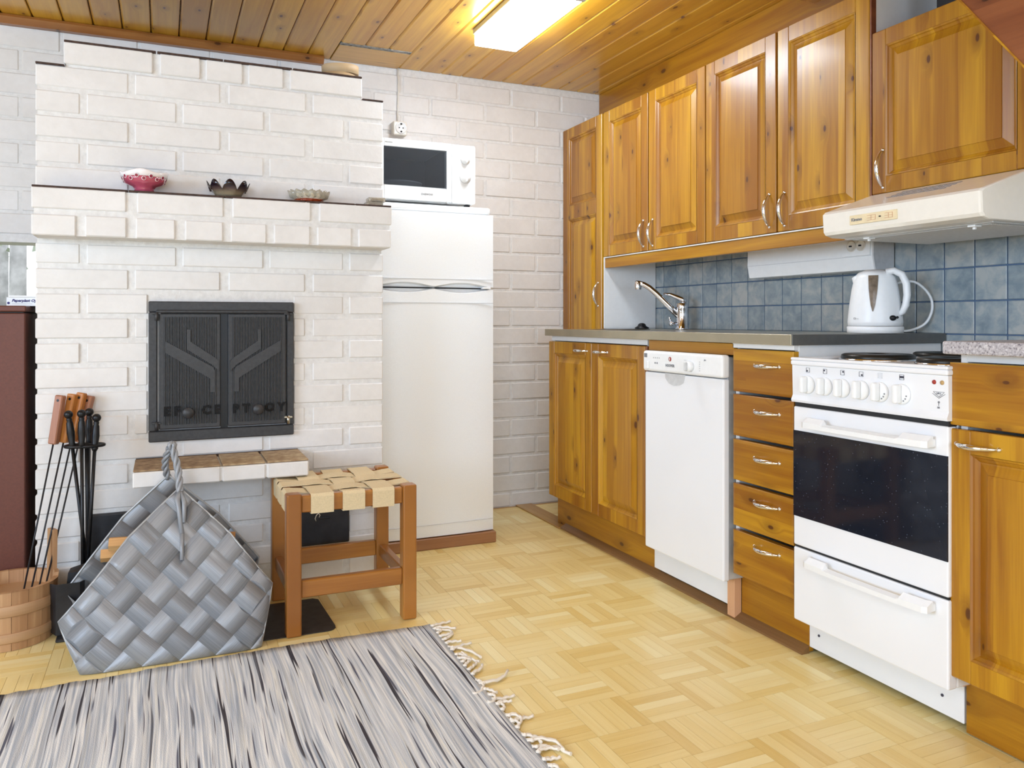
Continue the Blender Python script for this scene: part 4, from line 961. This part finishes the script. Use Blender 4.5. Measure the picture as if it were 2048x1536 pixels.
# range hood
rh = thing('range_hood', (1.9, 1.45, 1.17), 'cream white range hood above the stove', 'range hood')
H0, H1 = 1.217, 1.692
prof = [(1.716, 1.178), (1.709, 1.186), (1.706, 1.236), (1.714, 1.243), (1.893, 1.303), (2.13, 1.303), (2.13, 1.290), (2.13, 1.172), (1.74, 1.172)]
m = MB(); n = len(prof)
def hoodrow(y, ins): return [(x + (ins if x < 1.8 else 0), y, z_ - (ins * 0.3 if z_ > 1.2 else -ins * 0.3)) for x, z_ in prof]
rows = [hoodrow(H0, 0.007), hoodrow(H0 + 0.002, 0.0025), hoodrow(H0 + 0.006, 0.0), hoodrow(H1 - 0.006, 0.0), hoodrow(H1 - 0.002, 0.0025), hoodrow(H1, 0.007)]
m.grid(rows, False, True); m.face(rows[0]); m.face(rows[-1]); hs = build('hood_shell', m, M['hood_white'], rh)
cs = build('control_strip', MB().box(1.7035, 1.708, 1.440, 1.590, 1.197, 1.222, 0.0005), M['hood_strip'], rh)
text('lettering', 'Kimmo', 0.012, (1.7032, 1.566, 1.2095), *FX, M['mid_grey'], cs, bold=0.0003)
for (y0, y1) in ((1.505, 1.532), (1.452, 1.476)):
    m = MB(); t_ = 0.0007
    for (u0, u1, v0, v1) in ((y0, y1, 1.2155, 1.2155 + t_), (y0, y1, 1.203, 1.203 + t_), (y0, y0 + t_, 1.203, 1.216), ((y0 + y1) / 2, (y0 + y1) / 2 + t_, 1.203, 1.216), (y0, y1, 1.209, 1.209 + t_)): m.box(1.7028, 1.7036, u0, u1, v0, v1)
    build('switch_print', m, M['pale_red_print'], cs)
build('slider', MB().box(1.7015, 1.7036, 1.488, 1.493, 1.208, 1.211), M['grey_shadow_gap'], cs)
m = MB()
for i in range(9):
    for j in range(4): 
        y = 1.385 + i * 0.020; x = 1.80 + j * 0.020; z_ = 1.243 + (x - 1.714) * 0.335
        m.obox((x, y, z_ + 0.0004), (1, 0, 0.335), (0, 1, 0), (-0.335, 0, 1), 0.008, 0.015, 0.001)
build('vent_slot', m, M['mid_grey'], rh, kind='stuff')
fl = build('grease_filter', MB().box(1.775, 2.11, 1.235, 1.675, 1.168, 1.1725, 0.001), plain('filter_grey', (196, 196, 194), 0.4, 0.3), rh)
m = MB()
for i in range(44): m.box(1.79 + i * 0.007, 1.793 + i * 0.007, 1.25, 1.66, 1.1665, 1.1682)
build('filter_rib', m, M['light_grey'], fl, kind='stuff')
for y in (1.60, 1.29): build('filter_clip', MB().box(1.775, 1.80, y - 0.010, y + 0.010, 1.1635, 1.168, 0.001).box(1.785, 1.79, y - 0.003, y + 0.003, 1.158, 1.165), M['white_plastic'], fl)

# light fitting with sockets under the wall cabinets
lf = thing('worktop_light', (2.15, 2.16, 1.104), 'white slanted light fitting with twin socket on tiled wall', 'light fitting')
m = MB(); m.prism([(2.188, 1.104), (2.108, 1.104), (2.098, 1.150), (2.100, 1.229), (2.188, 1.229)], 'y', 1.866, 2.462); build('housing', m, M['white_plastic'], lf)
m = MB(); m.prism([(2.189, 1.1035), (2.1065, 1.1035), (2.0965, 1.150), (2.0985, 1.2295), (2.189, 1.2295)], 'y', 1.860, 1.8655); build('end_cap', m, M['light_grey'], lf)
build('seam', MB().box(2.0972, 2.0995, 1.87, 2.46, 1.1485, 1.1500), M['light_grey'], lf)
sp = build('socket_plate', MB().box(2.093, 2.099, 1.872, 1.985, 1.151, 1.205, 0.001), M['white_plastic'], lf)
for y in (1.945, 1.906):
    m = MB(); m.lathe([(0.0185, 0), (0.0185, 0.003), (0.016, 0.003), (0.015, 0.0005), (0.001, 0.0005)], (2.093, y, 1.184), 20, 'x'); so = build('socket_face', m, M['cream_plastic'], sp)
    build('pin_hole', MB().box(2.0890, 2.0935, y - 0.001, y + 0.009, 1.182, 1.187, 0.0008), M['grey_shadow_gap'], so)

# ceiling lamp
cl = thing('ceiling_lamp', (1.26, 2.72, ZC), 'lit white fluorescent ceiling lamp on the pine boards', 'lamp')
build('diffuser', MB().box(1.170, 1.360, 2.452, 3.032, 2.064, 2.112, 0.008, 2), M['lamp'], cl)
bx('back_plate', 1.166, 1.364, 2.44, 3.035, 2.1125, ZC - 0.001, plain('lamp_plate', (150, 144, 120), 0.4), cl, 0.002)
bx('end_cap', 1.168, 1.362, 2.435, 2.4515, 2.062, 2.112, M['light_grey'], cl, 0.002)
# stair parts at the top right
tag(bx('stair_landing', 1.20, 1.951, 0.55, 1.962, 1.972, 2.02, pine('landing_wood', 'y', 'x', (206, 150, 74), (176, 120, 50), (90, 50, 24)), None, 0.004), 'pine landing board under the ceiling in front of the wall cabinets', 'board')
m = MB(); y0, z0, y1, z1 = 1.36, 1.795, 0.62, 0.885
# lower edge passes the two picture points; board rises above it
dy, dz = (1.0927 - 1.2377), (1.480 - 1.672)
sx0, sx1 = 1.67, 1.705
e0 = V(0, 1.2377 - dy * 1.2, 1.672 - dz * 1.2); e1 = V(0, 1.0927 + dy * 1.2, 1.480 + dz * 1.2); nrm = V(0, dz, -dy).normalized()
nrm = nrm if nrm.z > 0 else -nrm
m.prism([(e0.y, e0.z), (e1.y, e1.z), (e1.y + nrm.y * 0.22, e1.z + nrm.z * 0.22), (e0.y + nrm.y * 0.22, e0.z + nrm.z * 0.22)], 'x', sx0, sx1)
st = thing('stair_stringer', (1.68, 1.1, 1.5), 'slanting reddish wooden stair stringer at the upper right', 'stair')
build('stringer_board', m, M['stair_wood'], st)
m = MB(); m.prism([(e0.y - nrm.y * 0.004, e0.z - nrm.z * 0.004), (e1.y - nrm.y * 0.004, e1.z - nrm.z * 0.004), (e1.y, e1.z), (e0.y, e0.z)], 'x', sx0 - 0.002, sx1); build('light_edge', m, M['pine_h'], st)

# floor strips along the kitchen units
struct('trim_3', MB().box(1.632, 1.72, 3.17, 3.645, 0.0, 0.007, 0.002), M['floor_strip_light'])
m = MB(); m.prism([(1.668, 0), (1.640, 0), (1.641, 0.006), (1.668, 0.022)], 'y', 1.70, 3.17)
struct('baseboard_right', m, M['floor_strip'])

# ------------------------------------------------------------------ stool
sl = thing('webbed_stool', (0.53, 2.58, 0), 'wooden stool with woven beige webbing seat before the fireplace', 'stool')
Lx0, Lx1, Ly0, Ly1, LW = 0.334, 0.732, 2.395, 2.775, 0.044
for x in (Lx0, Lx1 - LW):
    for y in (Ly0, Ly1 - LW): build('leg', MB().box(x, x + LW, y, y + LW, 0.001, 0.423, 0.005, 2), M['stool_wood_z'], sl)
for y in (Ly0 + 0.008, Ly1 - 0.034): bx('seat_rail', Lx0 + LW, Lx1 - LW, y, y + 0.026, 0.366, 0.416, M['stool_wood_x'], sl, 0.003)
for x in (Lx0 + 0.008, Lx1 - 0.034): bx('seat_rail', x, x + 0.026, Ly0 + LW, Ly1 - LW, 0.366, 0.416, M['stool_wood_y'], sl, 0.003)
bx('stretcher', Lx0 + LW, Lx1 - LW, Ly0 + 0.010, Ly0 + 0.034, 0.111, 0.163, M['stool_wood_x'], sl, 0.003); bx('stretcher', Lx0 + LW, Lx1 - LW, Ly1 - 0.034, Ly1 - 0.010, 0.111, 0.163, M['stool_wood_x'], sl, 0.003)
for x in (Lx0 + 0.010, Lx1 - 0.034): bx('stretcher', x, x + 0.024, Ly0 + LW, Ly1 - LW, 0.108, 0.150, M['stool_wood_y'], sl, 0.003)
SW = 0.068; xsp = (0.405, 0.500, 0.592); ysp = (2.455, 2.548, 2.641)
def strap(pts, widthdir, wd, name):
    m = MB(); th = 0.0018; P_ = [Vector(p) for p in pts]; W_ = Vector(widthdir) * wd / 2; rows = []
    nn_ = []
    for i, p in enumerate(P_):
        t = (P_[min(i + 1, len(P_) - 1)] - P_[max(0, i - 1)]).normalized(); nn_.append(t.cross(Vector(widthdir)).normalized() * th)
    rows = [[p - W_ - n_, p + W_ - n_, p + W_ + n_, p - W_ + n_] for p, n_ in zip(P_, nn_)]
    m.grid(rows, False, True); m.face(rows[0]); m.face(rows[-1]); return build(name, m, M['webbing'], sl)
zt_ = 0.4195
for i, x in enumerate(xsp):
    cx = x + SW / 2; pts = [(cx, Ly0 + 0.032, 0.362), (cx, Ly0 + 0.004, 0.363), (cx, Ly0 + 0.003, 0.412), (cx, Ly0 + 0.008, zt_)]
    for j, y in enumerate(ysp):
        up = 0.004 if (i + j) % 2 == 0 else -0.004
        for q in (-0.3, 0.0, 0.3): pts.append((cx + random.uniform(-0.001, 0.001), y + SW / 2 + q * SW, zt_ - 0.004 + up + (0.001 if q == 0 else 0)))
    pts += [(cx, Ly1 - 0.008, zt_), (cx, Ly1 - 0.003, 0.412), (cx, Ly1 - 0.004, 0.363)]
    strap(pts, (1, 0, 0), SW, 'webbing_strap')
for j, y in enumerate(ysp):
    cy = y + SW / 2; pts = [(Lx0 + 0.004, cy, 0.363), (Lx0 + 0.003, cy, 0.412), (Lx0 + 0.008, cy, zt_)]
    for i, x in enumerate(xsp):
        up = -0.004 if (i + j) % 2 == 0 else 0.004
        for q in (-0.3, 0.0, 0.3): pts.append((x + SW / 2 + q * SW, cy + random.uniform(-0.003, 0.003), zt_ - 0.004 + up + (0.001 if q == 0 else 0)))
    pts += [(Lx1 - 0.008, cy, zt_), (Lx1 - 0.003, cy, 0.412), (Lx1 - 0.004, cy, 0.363)]
    strap(pts, (0, 1, 0), SW, 'webbing_strap')
# metal floor plate under the stool
m = MB(); poly = [(-0.02, 2.415), (0.455, 2.405)] + [(0.455 + 0.03 * math.sin(a), 2.435 - 0.03 * math.cos(a)) for a in (0.4, 0.8, 1.2)] + [(0.485, 2.44), (0.478, 2.69), (0.462, 2.705), (-0.02, 2.71)]
m.prism(poly, 'z', 0.0005, 0.003); tag(build('floor_plate', m, M['mat_metal']), 'dark metal floor plate under the stool before the fireplace', 'floor plate')

# ------------------------------------------------------------------ woven log basket
bk = thing('log_basket', (0.03, 2.5, 0), 'grey woven strap log basket with tied handles and firewood', 'basket')
def panel_map(front):
    def f(u, w):            # u: sideways, w: up along the panel (metres, 0 at the floor)
        h = 0.452; t = max(0.0, min(1.0, w / h))
        x = 0.030 + u + (0.004 if front else -0.026) * t
        z_ = w * (0.975 if front else 1.04) + 0.002
        curl = max(0.0, abs(u) - 0.17)
        if front: y = 2.362 + 0.03 * u * -0.5 + 0.185 * t ** 1.25 - 0.020 * math.sin(PI * min(1, t * 1.2)) + curl * curl * 3.2
        else: y = 2.690 - 0.085 * t ** 1.2 + 0.016 * math.sin(PI * t) - curl * curl * 1.4
        return V(x, y, z_)
    return f
OUT = [(-0.228, 0.0), (0.228, 0.0), (0.264, 0.165), (0.150, 0.315), (0.012, 0.450), (-0.120, 0.332), (-0.286, 0.130)]
NO = len(OUT)
def clip(poly, a, b_):
    out = []; n = len(poly)
    def ins(p): return (b_[0] - a[0]) * (p[1] - a[1]) - (b_[1] - a[1]) * (p[0] - a[0]) >= -1e-9
    for i in range(n):
        p, q = poly[i], poly[(i + 1) % n]; ip, iq = ins(p), ins(q)
        if ip: out.append(p)
        if ip != iq:
            dx, dy = q[0] - p[0], q[1] - p[1]; ex, ey = b_[0] - a[0], b_[1] - a[1]; den = dx * ey - dy * ex
            t = ((a[0] - p[0]) * ey - (a[1] - p[1]) * ex) / den; out.append((p[0] + dx * t, p[1] + dy * t))
    return out
SP = 0.0660; r2 = math.sqrt(0.5)
def weave(front, name):
    f = panel_map(front); sgn = -1 if front else 1
    for fam in (0, 1):
        for i in range(-9, 10):
            m = MB(); uvl = m.bm.loops.layers.uv.new('UVMap'); got = False
            for j in range(-9, 10):
                over = ((i + j) % 2 == 0) == (fam == 0); K = 6
                for s_ in range(K):
                    # strip i in family fam spans [i,i+1]*SP across, runs along the other axis
                    a0, a1 = i * SP + 0.0006, (i + 1) * SP - 0.0006; b0, b1 = (j + s_ / K) * SP, (j + (s_ + 1) / K) * SP
                    quad = [(a0, b0), (a1, b0), (a1, b1), (a0, b1)]
                    def xy(p): a, b_ = p; a_, bb = (a, b_) if fam == 0 else (b_, a); return ((a_ - bb) * r2 + 0.012, (a_ + bb) * r2 + 0.002)
                    poly = [xy(p) for p in quad]
                    if fam == 1: poly = poly[::-1]
                    for e in range(NO):
                        poly = clip(poly, OUT[e], OUT[(e + 1) % NO])
                        if len(poly) < 3: break
                    if len(poly) < 3: continue
                    vs2 = []; uvs = []
                    for (px, py) in poly:
                        ex, ey = (px - 0.012) / r2, (py - 0.002) / r2; A = (ex + ey) / 2; B = (ey - ex) / 2; al = B if fam == 0 else A; ac = A if fam == 0 else B
                        ph = al / SP - j
                        lift = 0.0013 * math.sin(PI * min(1, max(0, ph))) * (1 if over else -1)
                        acr = (ac / SP - i) - 0.5
                        lift += (0.0004 * (1 - 4 * acr * acr)) if over else 0
                        pt = f(px, py); e_ = 0.004; du = f(px + e_, py) - f(px - e_, py); dv = f(px, py + e_) - f(px, py - e_); nn = du.cross(dv).normalized()
                        if nn.y * sgn < 0: nn = -nn
                        vs2.append(m.bm.verts.new(pt + nn * (lift + 0.001))); uvs.append((al, ac))
                    try: fc = m.bm.faces.new(vs2)
                    except ValueError: continue
                    fc.smooth = True; got = True
                    for lp, uv in zip(fc.loops, uvs): lp[uvl].uv = uv
            if got:
                bmesh.ops.remove_doubles(m.bm, verts=m.bm.verts, dist=0.00015)
                o = build('woven_strip', m, M['strap'], bk)
                sm = o.modifiers.new('thickness', 'SOLIDIFY'); sm.thickness = 0.0012
            else: m.bm.free()
    rim_ = [OUT[0]] + OUT[:0:-1]; pts = []
    for a, b_ in zip(rim_, rim_[1:]):
        for s_ in range(8): pts.append(f(a[0] + (b_[0] - a[0]) * s_ / 8, a[1] + (b_[1] - a[1]) * s_ / 8))
    pts.append(f(*rim_[-1])); pts = [p + V(0, 0, 0.001) for p in pts]
    build('basket_rim', MB().tube(pts, 0.0032, 6), M['strap_rim'], bk)
weave(True, 'front'); weave(False, 'back')
F_, B_ = panel_map(True), panel_map(False)
for (lo, hi) in ((OUT[0], OUT[6]), (OUT[1], OUT[2])):     # folded gussets at both ends
    m = MB(); uvl = m.bm.loops.layers.uv.new('UVMap'); rows = []
    for s_ in range(7):
        t = s_ / 6; u = lo[0] + (hi[0] - lo[0]) * t; v_ = lo[1] + (hi[1] - lo[1]) * t; a, b_ = F_(u, v_), B_(u, v_)
        row = []
        for q in range(7):
            k_ = q / 6; p = a.lerp(b_, k_); p.x += -(1 if u > 0 else -1) * 0.07 * t * math.sin(PI * k_) ; p.z -= 0.05 * t * math.sin(PI * k_); p.z = max(p.z, 0.003); row.append(p)
        rows.append(row)
    m.grid(rows, True); build('gusset', m, M['strap'], bk)
m = MB(); m.grid([[F_(-0.225 + 0.45 * i / 6, 0.003).lerp(B_(-0.225 + 0.45 * i / 6, 0.003), j / 4) for i in range(7)] for j in range(5)], False); build('basket_bottom', m, M['strap'], bk)
# twisted handles tied together
ap_f, ap_b = F_(0.012, 0.44) + V(0, -0.006, 0), B_(0.012, 0.44) + V(0, 0.004, 0)
topk = V(0.026, 2.578, 0.560)
def twist(p, q, r_, turns, nm, bulge=0.0, bd=V(1, 0, 0)):
    m = MB()
    ax = (q - p).normalized(); s1 = ax.cross(V(1, 0.2, 0.1)).normalized(); s2 = ax.cross(s1)
    for ph in (0, 2 * PI / 3, 4 * PI / 3):
        pts = []
        for i in range(25):
            t = i / 24; a = ph + turns * 2 * PI * t; pts.append(p.lerp(q, t) + bd * bulge * math.sin(PI * t) + (s1 * math.cos(a) + s2 * math.sin(a)) * r_ * 0.75)
        m.tube(pts, r_ * 0.72, 6)
    return build(nm, m, M['strap_rim'] if False else M['strap'], bk)
twist(ap_f, topk, 0.0078, 1.6, 'handle_rope', 0.006); twist(ap_b, topk + V(-0.004, 0.004, 0), 0.0078, 1.6, 'handle_rope', -0.012)
m = MB()
for q in range(5):
    a = q * 1.3; m.tube([topk + V(0.006 * math.cos(a), 0.006 * math.sin(a), -0.008), topk + V(0.010 * math.cos(a), 0.008 * math.sin(a), 0.006), topk + V(0.004 * math.cos(a + 1), 0.004 * math.sin(a + 1), 0.014)], 0.0055, 6)
build('knot', m, M['strap'], bk)
m = MB(); fa = F_(0.012, 0.40) + V(0, -0.010, 0); fb = F_(0.018, 0.33) + V(0, -0.010, 0)
m.tube([ap_f, ap_f.lerp(fa, 0.5) + V(-0.006, -0.006, 0), fa + V(-0.002, -0.002, 0), fb], [0.008, 0.009, 0.0075, 0.006], 8); m.tube([fb, F_(0.018, 0.262) + V(0, -0.008, 0)], [0.0058, 0.0052], 8)
m.tube([ap_f + V(0.004, -0.002, 0), ap_f.lerp(fa, 0.7) + V(0.013, -0.006, 0), fa.lerp(fb, 0.6) + V(0.008, -0.002, 0)], [0.006, 0.0075, 0.005], 8)
build('tie_end', m, M['strap'], bk)
# firewood
def log(a, b_, r_, lab):
    a, b_ = Vector(a), Vector(b_); ax = (b_ - a).normalized(); s1 = ax.cross(V(0, 0, 1)).normalized(); s2 = s1.cross(ax); rr = random.Random(int(a.x * 1000 + a.z * 777)); n = 5
    prof = [(rr.uniform(0.8, 1.1) * r_, 2 * PI * (i + rr.uniform(-0.2, 0.2)) / n) for i in range(n)]
    m = MB(); rows = [[p + (s1 * math.cos(t) + s2 * math.sin(t)) * q for q, t in prof] for p in (a, b_)]; m.grid(rows, False, True); m.face(rows[0]); m.face(rows[1])
    tag(build('firewood_log', m, M['log_wood']), lab, 'log', 'logs in the woven basket')
log((-0.142, 2.575, 0.288), (0.10, 2.56, 0.280), 0.021, 'split log poking out on the left of the woven basket, upper one')
log((-0.165, 2.60, 0.250), (0.10, 2.60, 0.245), 0.022, 'split log poking out on the left of the woven basket, lower one')
log((-0.06, 2.605, 0.290), (0.205, 2.575, 0.274), 0.017, 'split log poking out on the right of the woven basket')

# ------------------------------------------------------------------ bucket, skewers, fire tools, brown cabinet
bu = thing('wooden_bucket', (-0.412, 2.733, 0), 'round wooden stave bucket beside the woven basket', 'bucket')
bcx, bcy = -0.412, 2.735; NST = 18
def stave(k_, top):
    a0, a1 = 2 * PI * k_ / NST + 0.004, 2 * PI * (k_ + 1) / NST - 0.004; m = MB(); rows = []
    for (r_, z_) in ((0.113, 0.001), (0.124, 0.17 if top is None else 0.17), (0.126, top or 0.1701)):
        rows.append([(bcx + rr * math.cos(a), bcy + rr * math.sin(a), z_) for rr, a in ((r_, a0), (r_, (a0 + a1) / 2), (r_, a1), (r_ - 0.012, a1), (r_ - 0.012, (a0 + a1) / 2), (r_ - 0.012, a0))])
    if top:
        rows[-1] = [(p[0], p[1], p[2]) for p in rows[-1]]
    m.grid(rows, False, True); m.face(rows[0]); m.face(rows[-1]); build('stave', m, M['bucket_wood'], bu)
for k_ in range(NST): stave(k_, 0.298 if k_ in (1, ) else (0.18 if k_ == 0 else None))
build('bucket_bottom', MB().lathe([(0.108, 0.012), (0.109, 0.022), (0.001, 0.022)], (bcx, bcy, 0), 36), M['bucket_wood'], bu)
for z0, z1 in ((0.024, 0.052), (0.100, 0.132)):
    r0, r1 = 0.113 + 0.011 * z0 / 0.17 + 0.003, 0.113 + 0.011 * z1 / 0.17 + 0.003
    build('hoop', MB().lathe([(r0, z0), (r0 + 0.002, z0 + 0.003), (r1 + 0.002, z1 - 0.003), (r1, z1)], (bcx, bcy, 0), 48), M['hoop_wood'], bu)
labs = ('roasting skewer with reddish wooden handle, leftmost in the bucket', 'roasting skewer with amber wooden handle, second from left in the bucket', 'roasting skewer with pale wooden handle, third from left in the bucket', 'roasting skewer with brown wooden handle, rightmost in the bucket')
SK = (((-0.289, 2.815, 0.706), (-0.309, 2.812, 0.556), (-0.395, 2.715, 0.026)), ((-0.258, 2.835, 0.707), (-0.283, 2.827, 0.557), (-0.378, 2.72, 0.026)), ((-0.233, 2.845, 0.709), (-0.262, 2.838, 0.560), (-0.360, 2.73, 0.026)), ((-0.212, 2.858, 0.698), (-0.243, 2.852, 0.552), (-0.345, 2.74, 0.026)))
for (a, b_, c_), lab in zip(SK, labs):
    t = thing('roasting_skewer', c_, lab, 'skewer', 'roasting skewers standing in the bucket'); a, b_, c_ = V(*a), V(*b_), V(*c_)
    ax = (a - b_).normalized(); s1 = ax.cross(V(0.55, 1, 0)).normalized(); s2 = ax.cross(s1)
    hd = build('grip', MB().obox((a + b_) / 2, s1, s2, ax, 0.026, 0.022, (a - b_).length, 0.003), M['amber_wood'] if 'amber' in lab or 'pale' in lab else M['skewer_wood'], t)
    fwd = s2 if s2.y < 0 else -s2; build('hang_hole', MB().tube([a - ax * 0.016 + fwd * 0.0107, a - ax * 0.016 + fwd * 0.0116], 0.0042, 10), M['iron_dark'], hd)
    build('rod', MB().tube([b_ + ax * 0.01, c_], 0.0028, 6), M['sheet_black'], t)
ts = thing('fire_tool_stand', (-0.215, 2.76, 0), 'black iron fire tool stand with ring holder by the fireplace', 'tool stand')
bx('base_plate', -0.285, -0.135, 2.635, 2.80, 0.0005, 0.010, M['sheet_black'], ts, 0.003)
build('post', MB().tube([(-0.212, 2.775, 0.008), (-0.212, 2.775, 0.35), (-0.214, 2.77, 0.56)], 0.007, 10), M['iron_dark'], ts)
m = MB(); pts = [(-0.219 + 0.053 * math.cos(a), 2.762 + 0.026 * math.sin(a), 0.553) for a in [2 * PI * i / 24 for i in range(25)]]; m.tube(pts, 0.0055, 8); m.tube([(-0.272, 2.762, 0.553), (-0.166, 2.762, 0.553)], 0.0055, 8); build('holder_ring', m, M['iron_dark'], ts)
tl = (('poker', (-0.262, 2.748, 0.656), (-0.200, 2.742, 0.065), 'black fire poker with ball handle, leftmost in the tool stand'), ('tongs', (-0.226, 2.738, 0.658), (-0.222, 2.735, 0.062), 'black fire tongs with ball handle, middle of the tool stand'),
      ('brush', (-0.210, 2.806, 0.655), (-0.216, 2.800, 0.075), 'black hearth brush with ball handle, rearmost in the tool stand'), ('shovel', (-0.186, 2.752, 0.642), (-0.208, 2.728, 0.20), 'black fire shovel with ball handle, rightmost in the tool stand'))
for nm, a, b_, lab in tl:
    a, b_ = V(*a), V(*b_); ax = (b_ - a).normalized(); t = thing('fire_' + nm, b_, lab, nm, 'fire tools hanging in the stand')
    m = MB(); m.sphere(a - V(0, 0, 0.004), 0.0128, 14); L_ = [(0.012, 0.006), (0.020, 0.0085), (0.024, 0.007), (0.030, 0.0095), (0.060, 0.0115), (0.090, 0.0085), (0.098, 0.0100), (0.106, 0.006)]
    m.tube([a + ax * d_ for d_, _ in L_], [r_ for _, r_ in L_], 12); build('grip', m, M['iron_dark'], t)
    build('shaft', MB().tube([a + ax * 0.10, b_], 0.0052, 8), M['iron_dark'], t)
    if nm == 'shovel':
        m = MB(); P0 = b_; rows = [[P0 + V(-0.045, 0.0, -0.012), P0 + V(-0.05, -0.018, -0.02), P0 + V(0.05, -0.018, -0.02), P0 + V(0.045, 0.0, -0.012)], [P0 + V(-0.06, 0.004, -0.14), P0 + V(-0.065, -0.016, -0.15), P0 + V(0.065, -0.016, -0.15), P0 + V(0.06, 0.004, -0.14)]]
        m.grid([[P0 + V(0, 0.002, 0)] * 1 + [P0 + V(0.001, 0.002, 0)] + [P0 + V(0.002, 0.002, 0)] + [P0 + V(0.003, 0.002, 0)]] + rows, False); o = build('blade', m, M['sheet_black'], t); sm = o.modifiers.new('t', 'SOLIDIFY'); sm.thickness = 0.002
    elif nm == 'brush':
        m = MB()
        for q in range(60):
            aa = q * 2.4; r_ = 0.018 * math.sqrt(q / 60); p = b_ + V(r_ * math.cos(aa), r_ * math.sin(aa), 0); m.tube([p, p + V(r_ * 0.5 * math.cos(aa), r_ * 0.5 * math.sin(aa), -0.055)], 0.0016, 4)
        build('bristles', m, M['iron_dark'], t, kind='stuff')
    elif nm == 'tongs': build('jaw', MB().tube([b_, b_ + V(-0.012, 0, -0.02), b_ + V(0.0, 0, -0.045)], 0.004, 6).tube([b_, b_ + V(0.012, 0, -0.02), b_ + V(0.002, 0, -0.045)], 0.004, 6), M['iron_dark'], t)
    else: build('hook', MB().tube([b_, b_ + V(0.002, 0, -0.03), b_ + V(0.018, 0, -0.035)], 0.0045, 6), M['iron_dark'], t)
m = MB(); m.grid([[(-0.300, 2.672, 0.165), (-0.285, 2.655, 0.165), (-0.225, 2.655, 0.165), (-0.215, 2.672, 0.165)], [(-0.300, 2.70, 0.012), (-0.285, 2.668, 0.012), (-0.225, 2.668, 0.012), (-0.215, 2.70, 0.012)]], False)
o = tag(build('ash_pan', m, M['sheet_black']), 'black sheet metal ash pan standing behind the bucket', 'pan'); sm = o.modifiers.new('t', 'SOLIDIFY'); sm.thickness = 0.003
cb = thing('brown_cabinet', (-0.7, 2.9, 0), 'dark brown painted cabinet left of the fireplace', 'cabinet')
bx('body', -1.1, -0.397, 2.905, 3.30, 0.0, 0.962, M['brown_paint'], cb, 0.003)
bx('cabinet_top', -1.105, -0.394, 2.897, 3.305, 0.9665, 0.985, M['brown_paint'], cb, 0.003)
bx('top_gap', -1.09, -0.402, 2.91, 3.29, 0.962, 0.9665, M['grey_shadow_gap'], cb, 0)  # dark sheet for the shade below the cabinet top
bb = thing('paper_box', (-0.42, 3.02, 0.985), 'flat white carton with blue print on the brown cabinet', 'carton')
bx('carton', -0.462, -0.330, 3.0, 3.2, 0.9855, 1.014, M['white_plastic'], bb, 0.001)
bx('carton_lid', -0.455, -0.330, 3.003, 3.2, 1.0145, 1.020, M['white_plastic'], bb, 0.001)
text('lettering', 'Paperplast Oy', 0.012, (-0.447, 2.9995, 1.003), *FY, M['blue_print'], bb, shear=0.3, align='LEFT', bold=0.0004)
build('print_line', MB().box(-0.447, -0.39, 2.9993, 3.0, 0.993, 0.9936), M['mid_grey'], bb)
build('print_mark', MB().lathe([(0.004, 0), (0.004, 0.0005)], (-0.456, 3.0, 0.995), 10, 'y'), M['blue_print'], bb)

# ------------------------------------------------------------------ rug
rg = thing('rag_rug', (-0.1, 1.85, 0), 'grey and white striped rag rug with cotton fringe on the parquet', 'rug')
RX0, RX1 = -1.35, 0.745
m = MB(); nx = 150; rows_t = []; rr = random.Random(3)
eds = [rr.uniform(-0.007, 0.007) for _ in range(nx + 1)]
def sm_(l, n_=2):
    for _ in range(n_): l = [(l[max(0, i - 1)] + l[i] + l[min(len(l) - 1, i + 1)]) / 3 for i in range(len(l))]
    return l
eds = sm_(eds, 1); ed2 = sm_([rr.uniform(-0.006, 0.006) for _ in range(nx + 1)], 1)
ys = [1.36, 1.42, 1.7, 2.0, 2.28, 2.318]
for j, y in enumerate(ys):
    row = []
    for i in range(nx + 1):
        x = RX0 + (RX1 - RX0) * i / nx; yy = y + 0.012 * math.sin(x * 4.1) * (1 if j > 2 else 0.4) + (0.022 - 0.02 * (x - RX0) / (RX1 - RX0)) + (eds[i] if j == len(ys) - 1 else 0) + (ed2[i] if j == 0 else 0)
        xx = x + (0.012 * (yy - 1.8) if i == nx else 0); row.append((xx, yy, 0.006 + 0.0008 * math.sin(i * 2.1)))
    rows_t.append(row)
top_ = m.grid(rows_t, True)
geo = bmesh.ops.extrude_face_region(m.bm, geom=list(m.bm.faces))
for e in geo['geom']:
    if isinstance(e, bmesh.types.BMVert): e.co.z = 0.0006
build('rug_cloth', m, M['rug'], rg)
yy = 1.40; q = 0
while yy < 2.335:
    m = MB(); rr = random.Random(q * 13 + 5); x = RX1 + 0.012 * (yy - 1.8) - 0.003; p = V(x, yy, 0.006); ang = rr.uniform(-0.7, 0.7); ln = rr.uniform(0.04, 0.075) if rr.random() < 0.75 else rr.uniform(0.09, 0.13)
    pts = [p]; d_ = V(math.cos(ang), math.sin(ang), 0); curl = rr.uniform(-2.4, 2.4); n_ = 9
    for k_ in range(n_):
        a = math.atan2(d_.y, d_.x) + curl / n_ + rr.uniform(-0.25, 0.25); d_ = V(math.cos(a), math.sin(a), 0); p = p + d_ * ln / n_; pts.append(V(p.x, p.y, 0.004 + 0.003 * math.sin(k_) ** 2 + 0.002 * (q % 2)))
    m.tube(pts, [0.0034] * (n_) + [0.0042], 6)
    pts2 = [V(a.x + 0.001, a.y + 0.005, a.z) for a in pts]; m.tube(pts2[:7], 0.003, 6)
    m.lathe([(0.001, 0.002), (0.006, 0.004), (0.006, 0.008), (0.001, 0.011)], (pts[1].x, pts[1].y, 0), 8)
    build('tassel', m, M['fringe'], rg); yy += rr.uniform(0.022, 0.034); q += 1
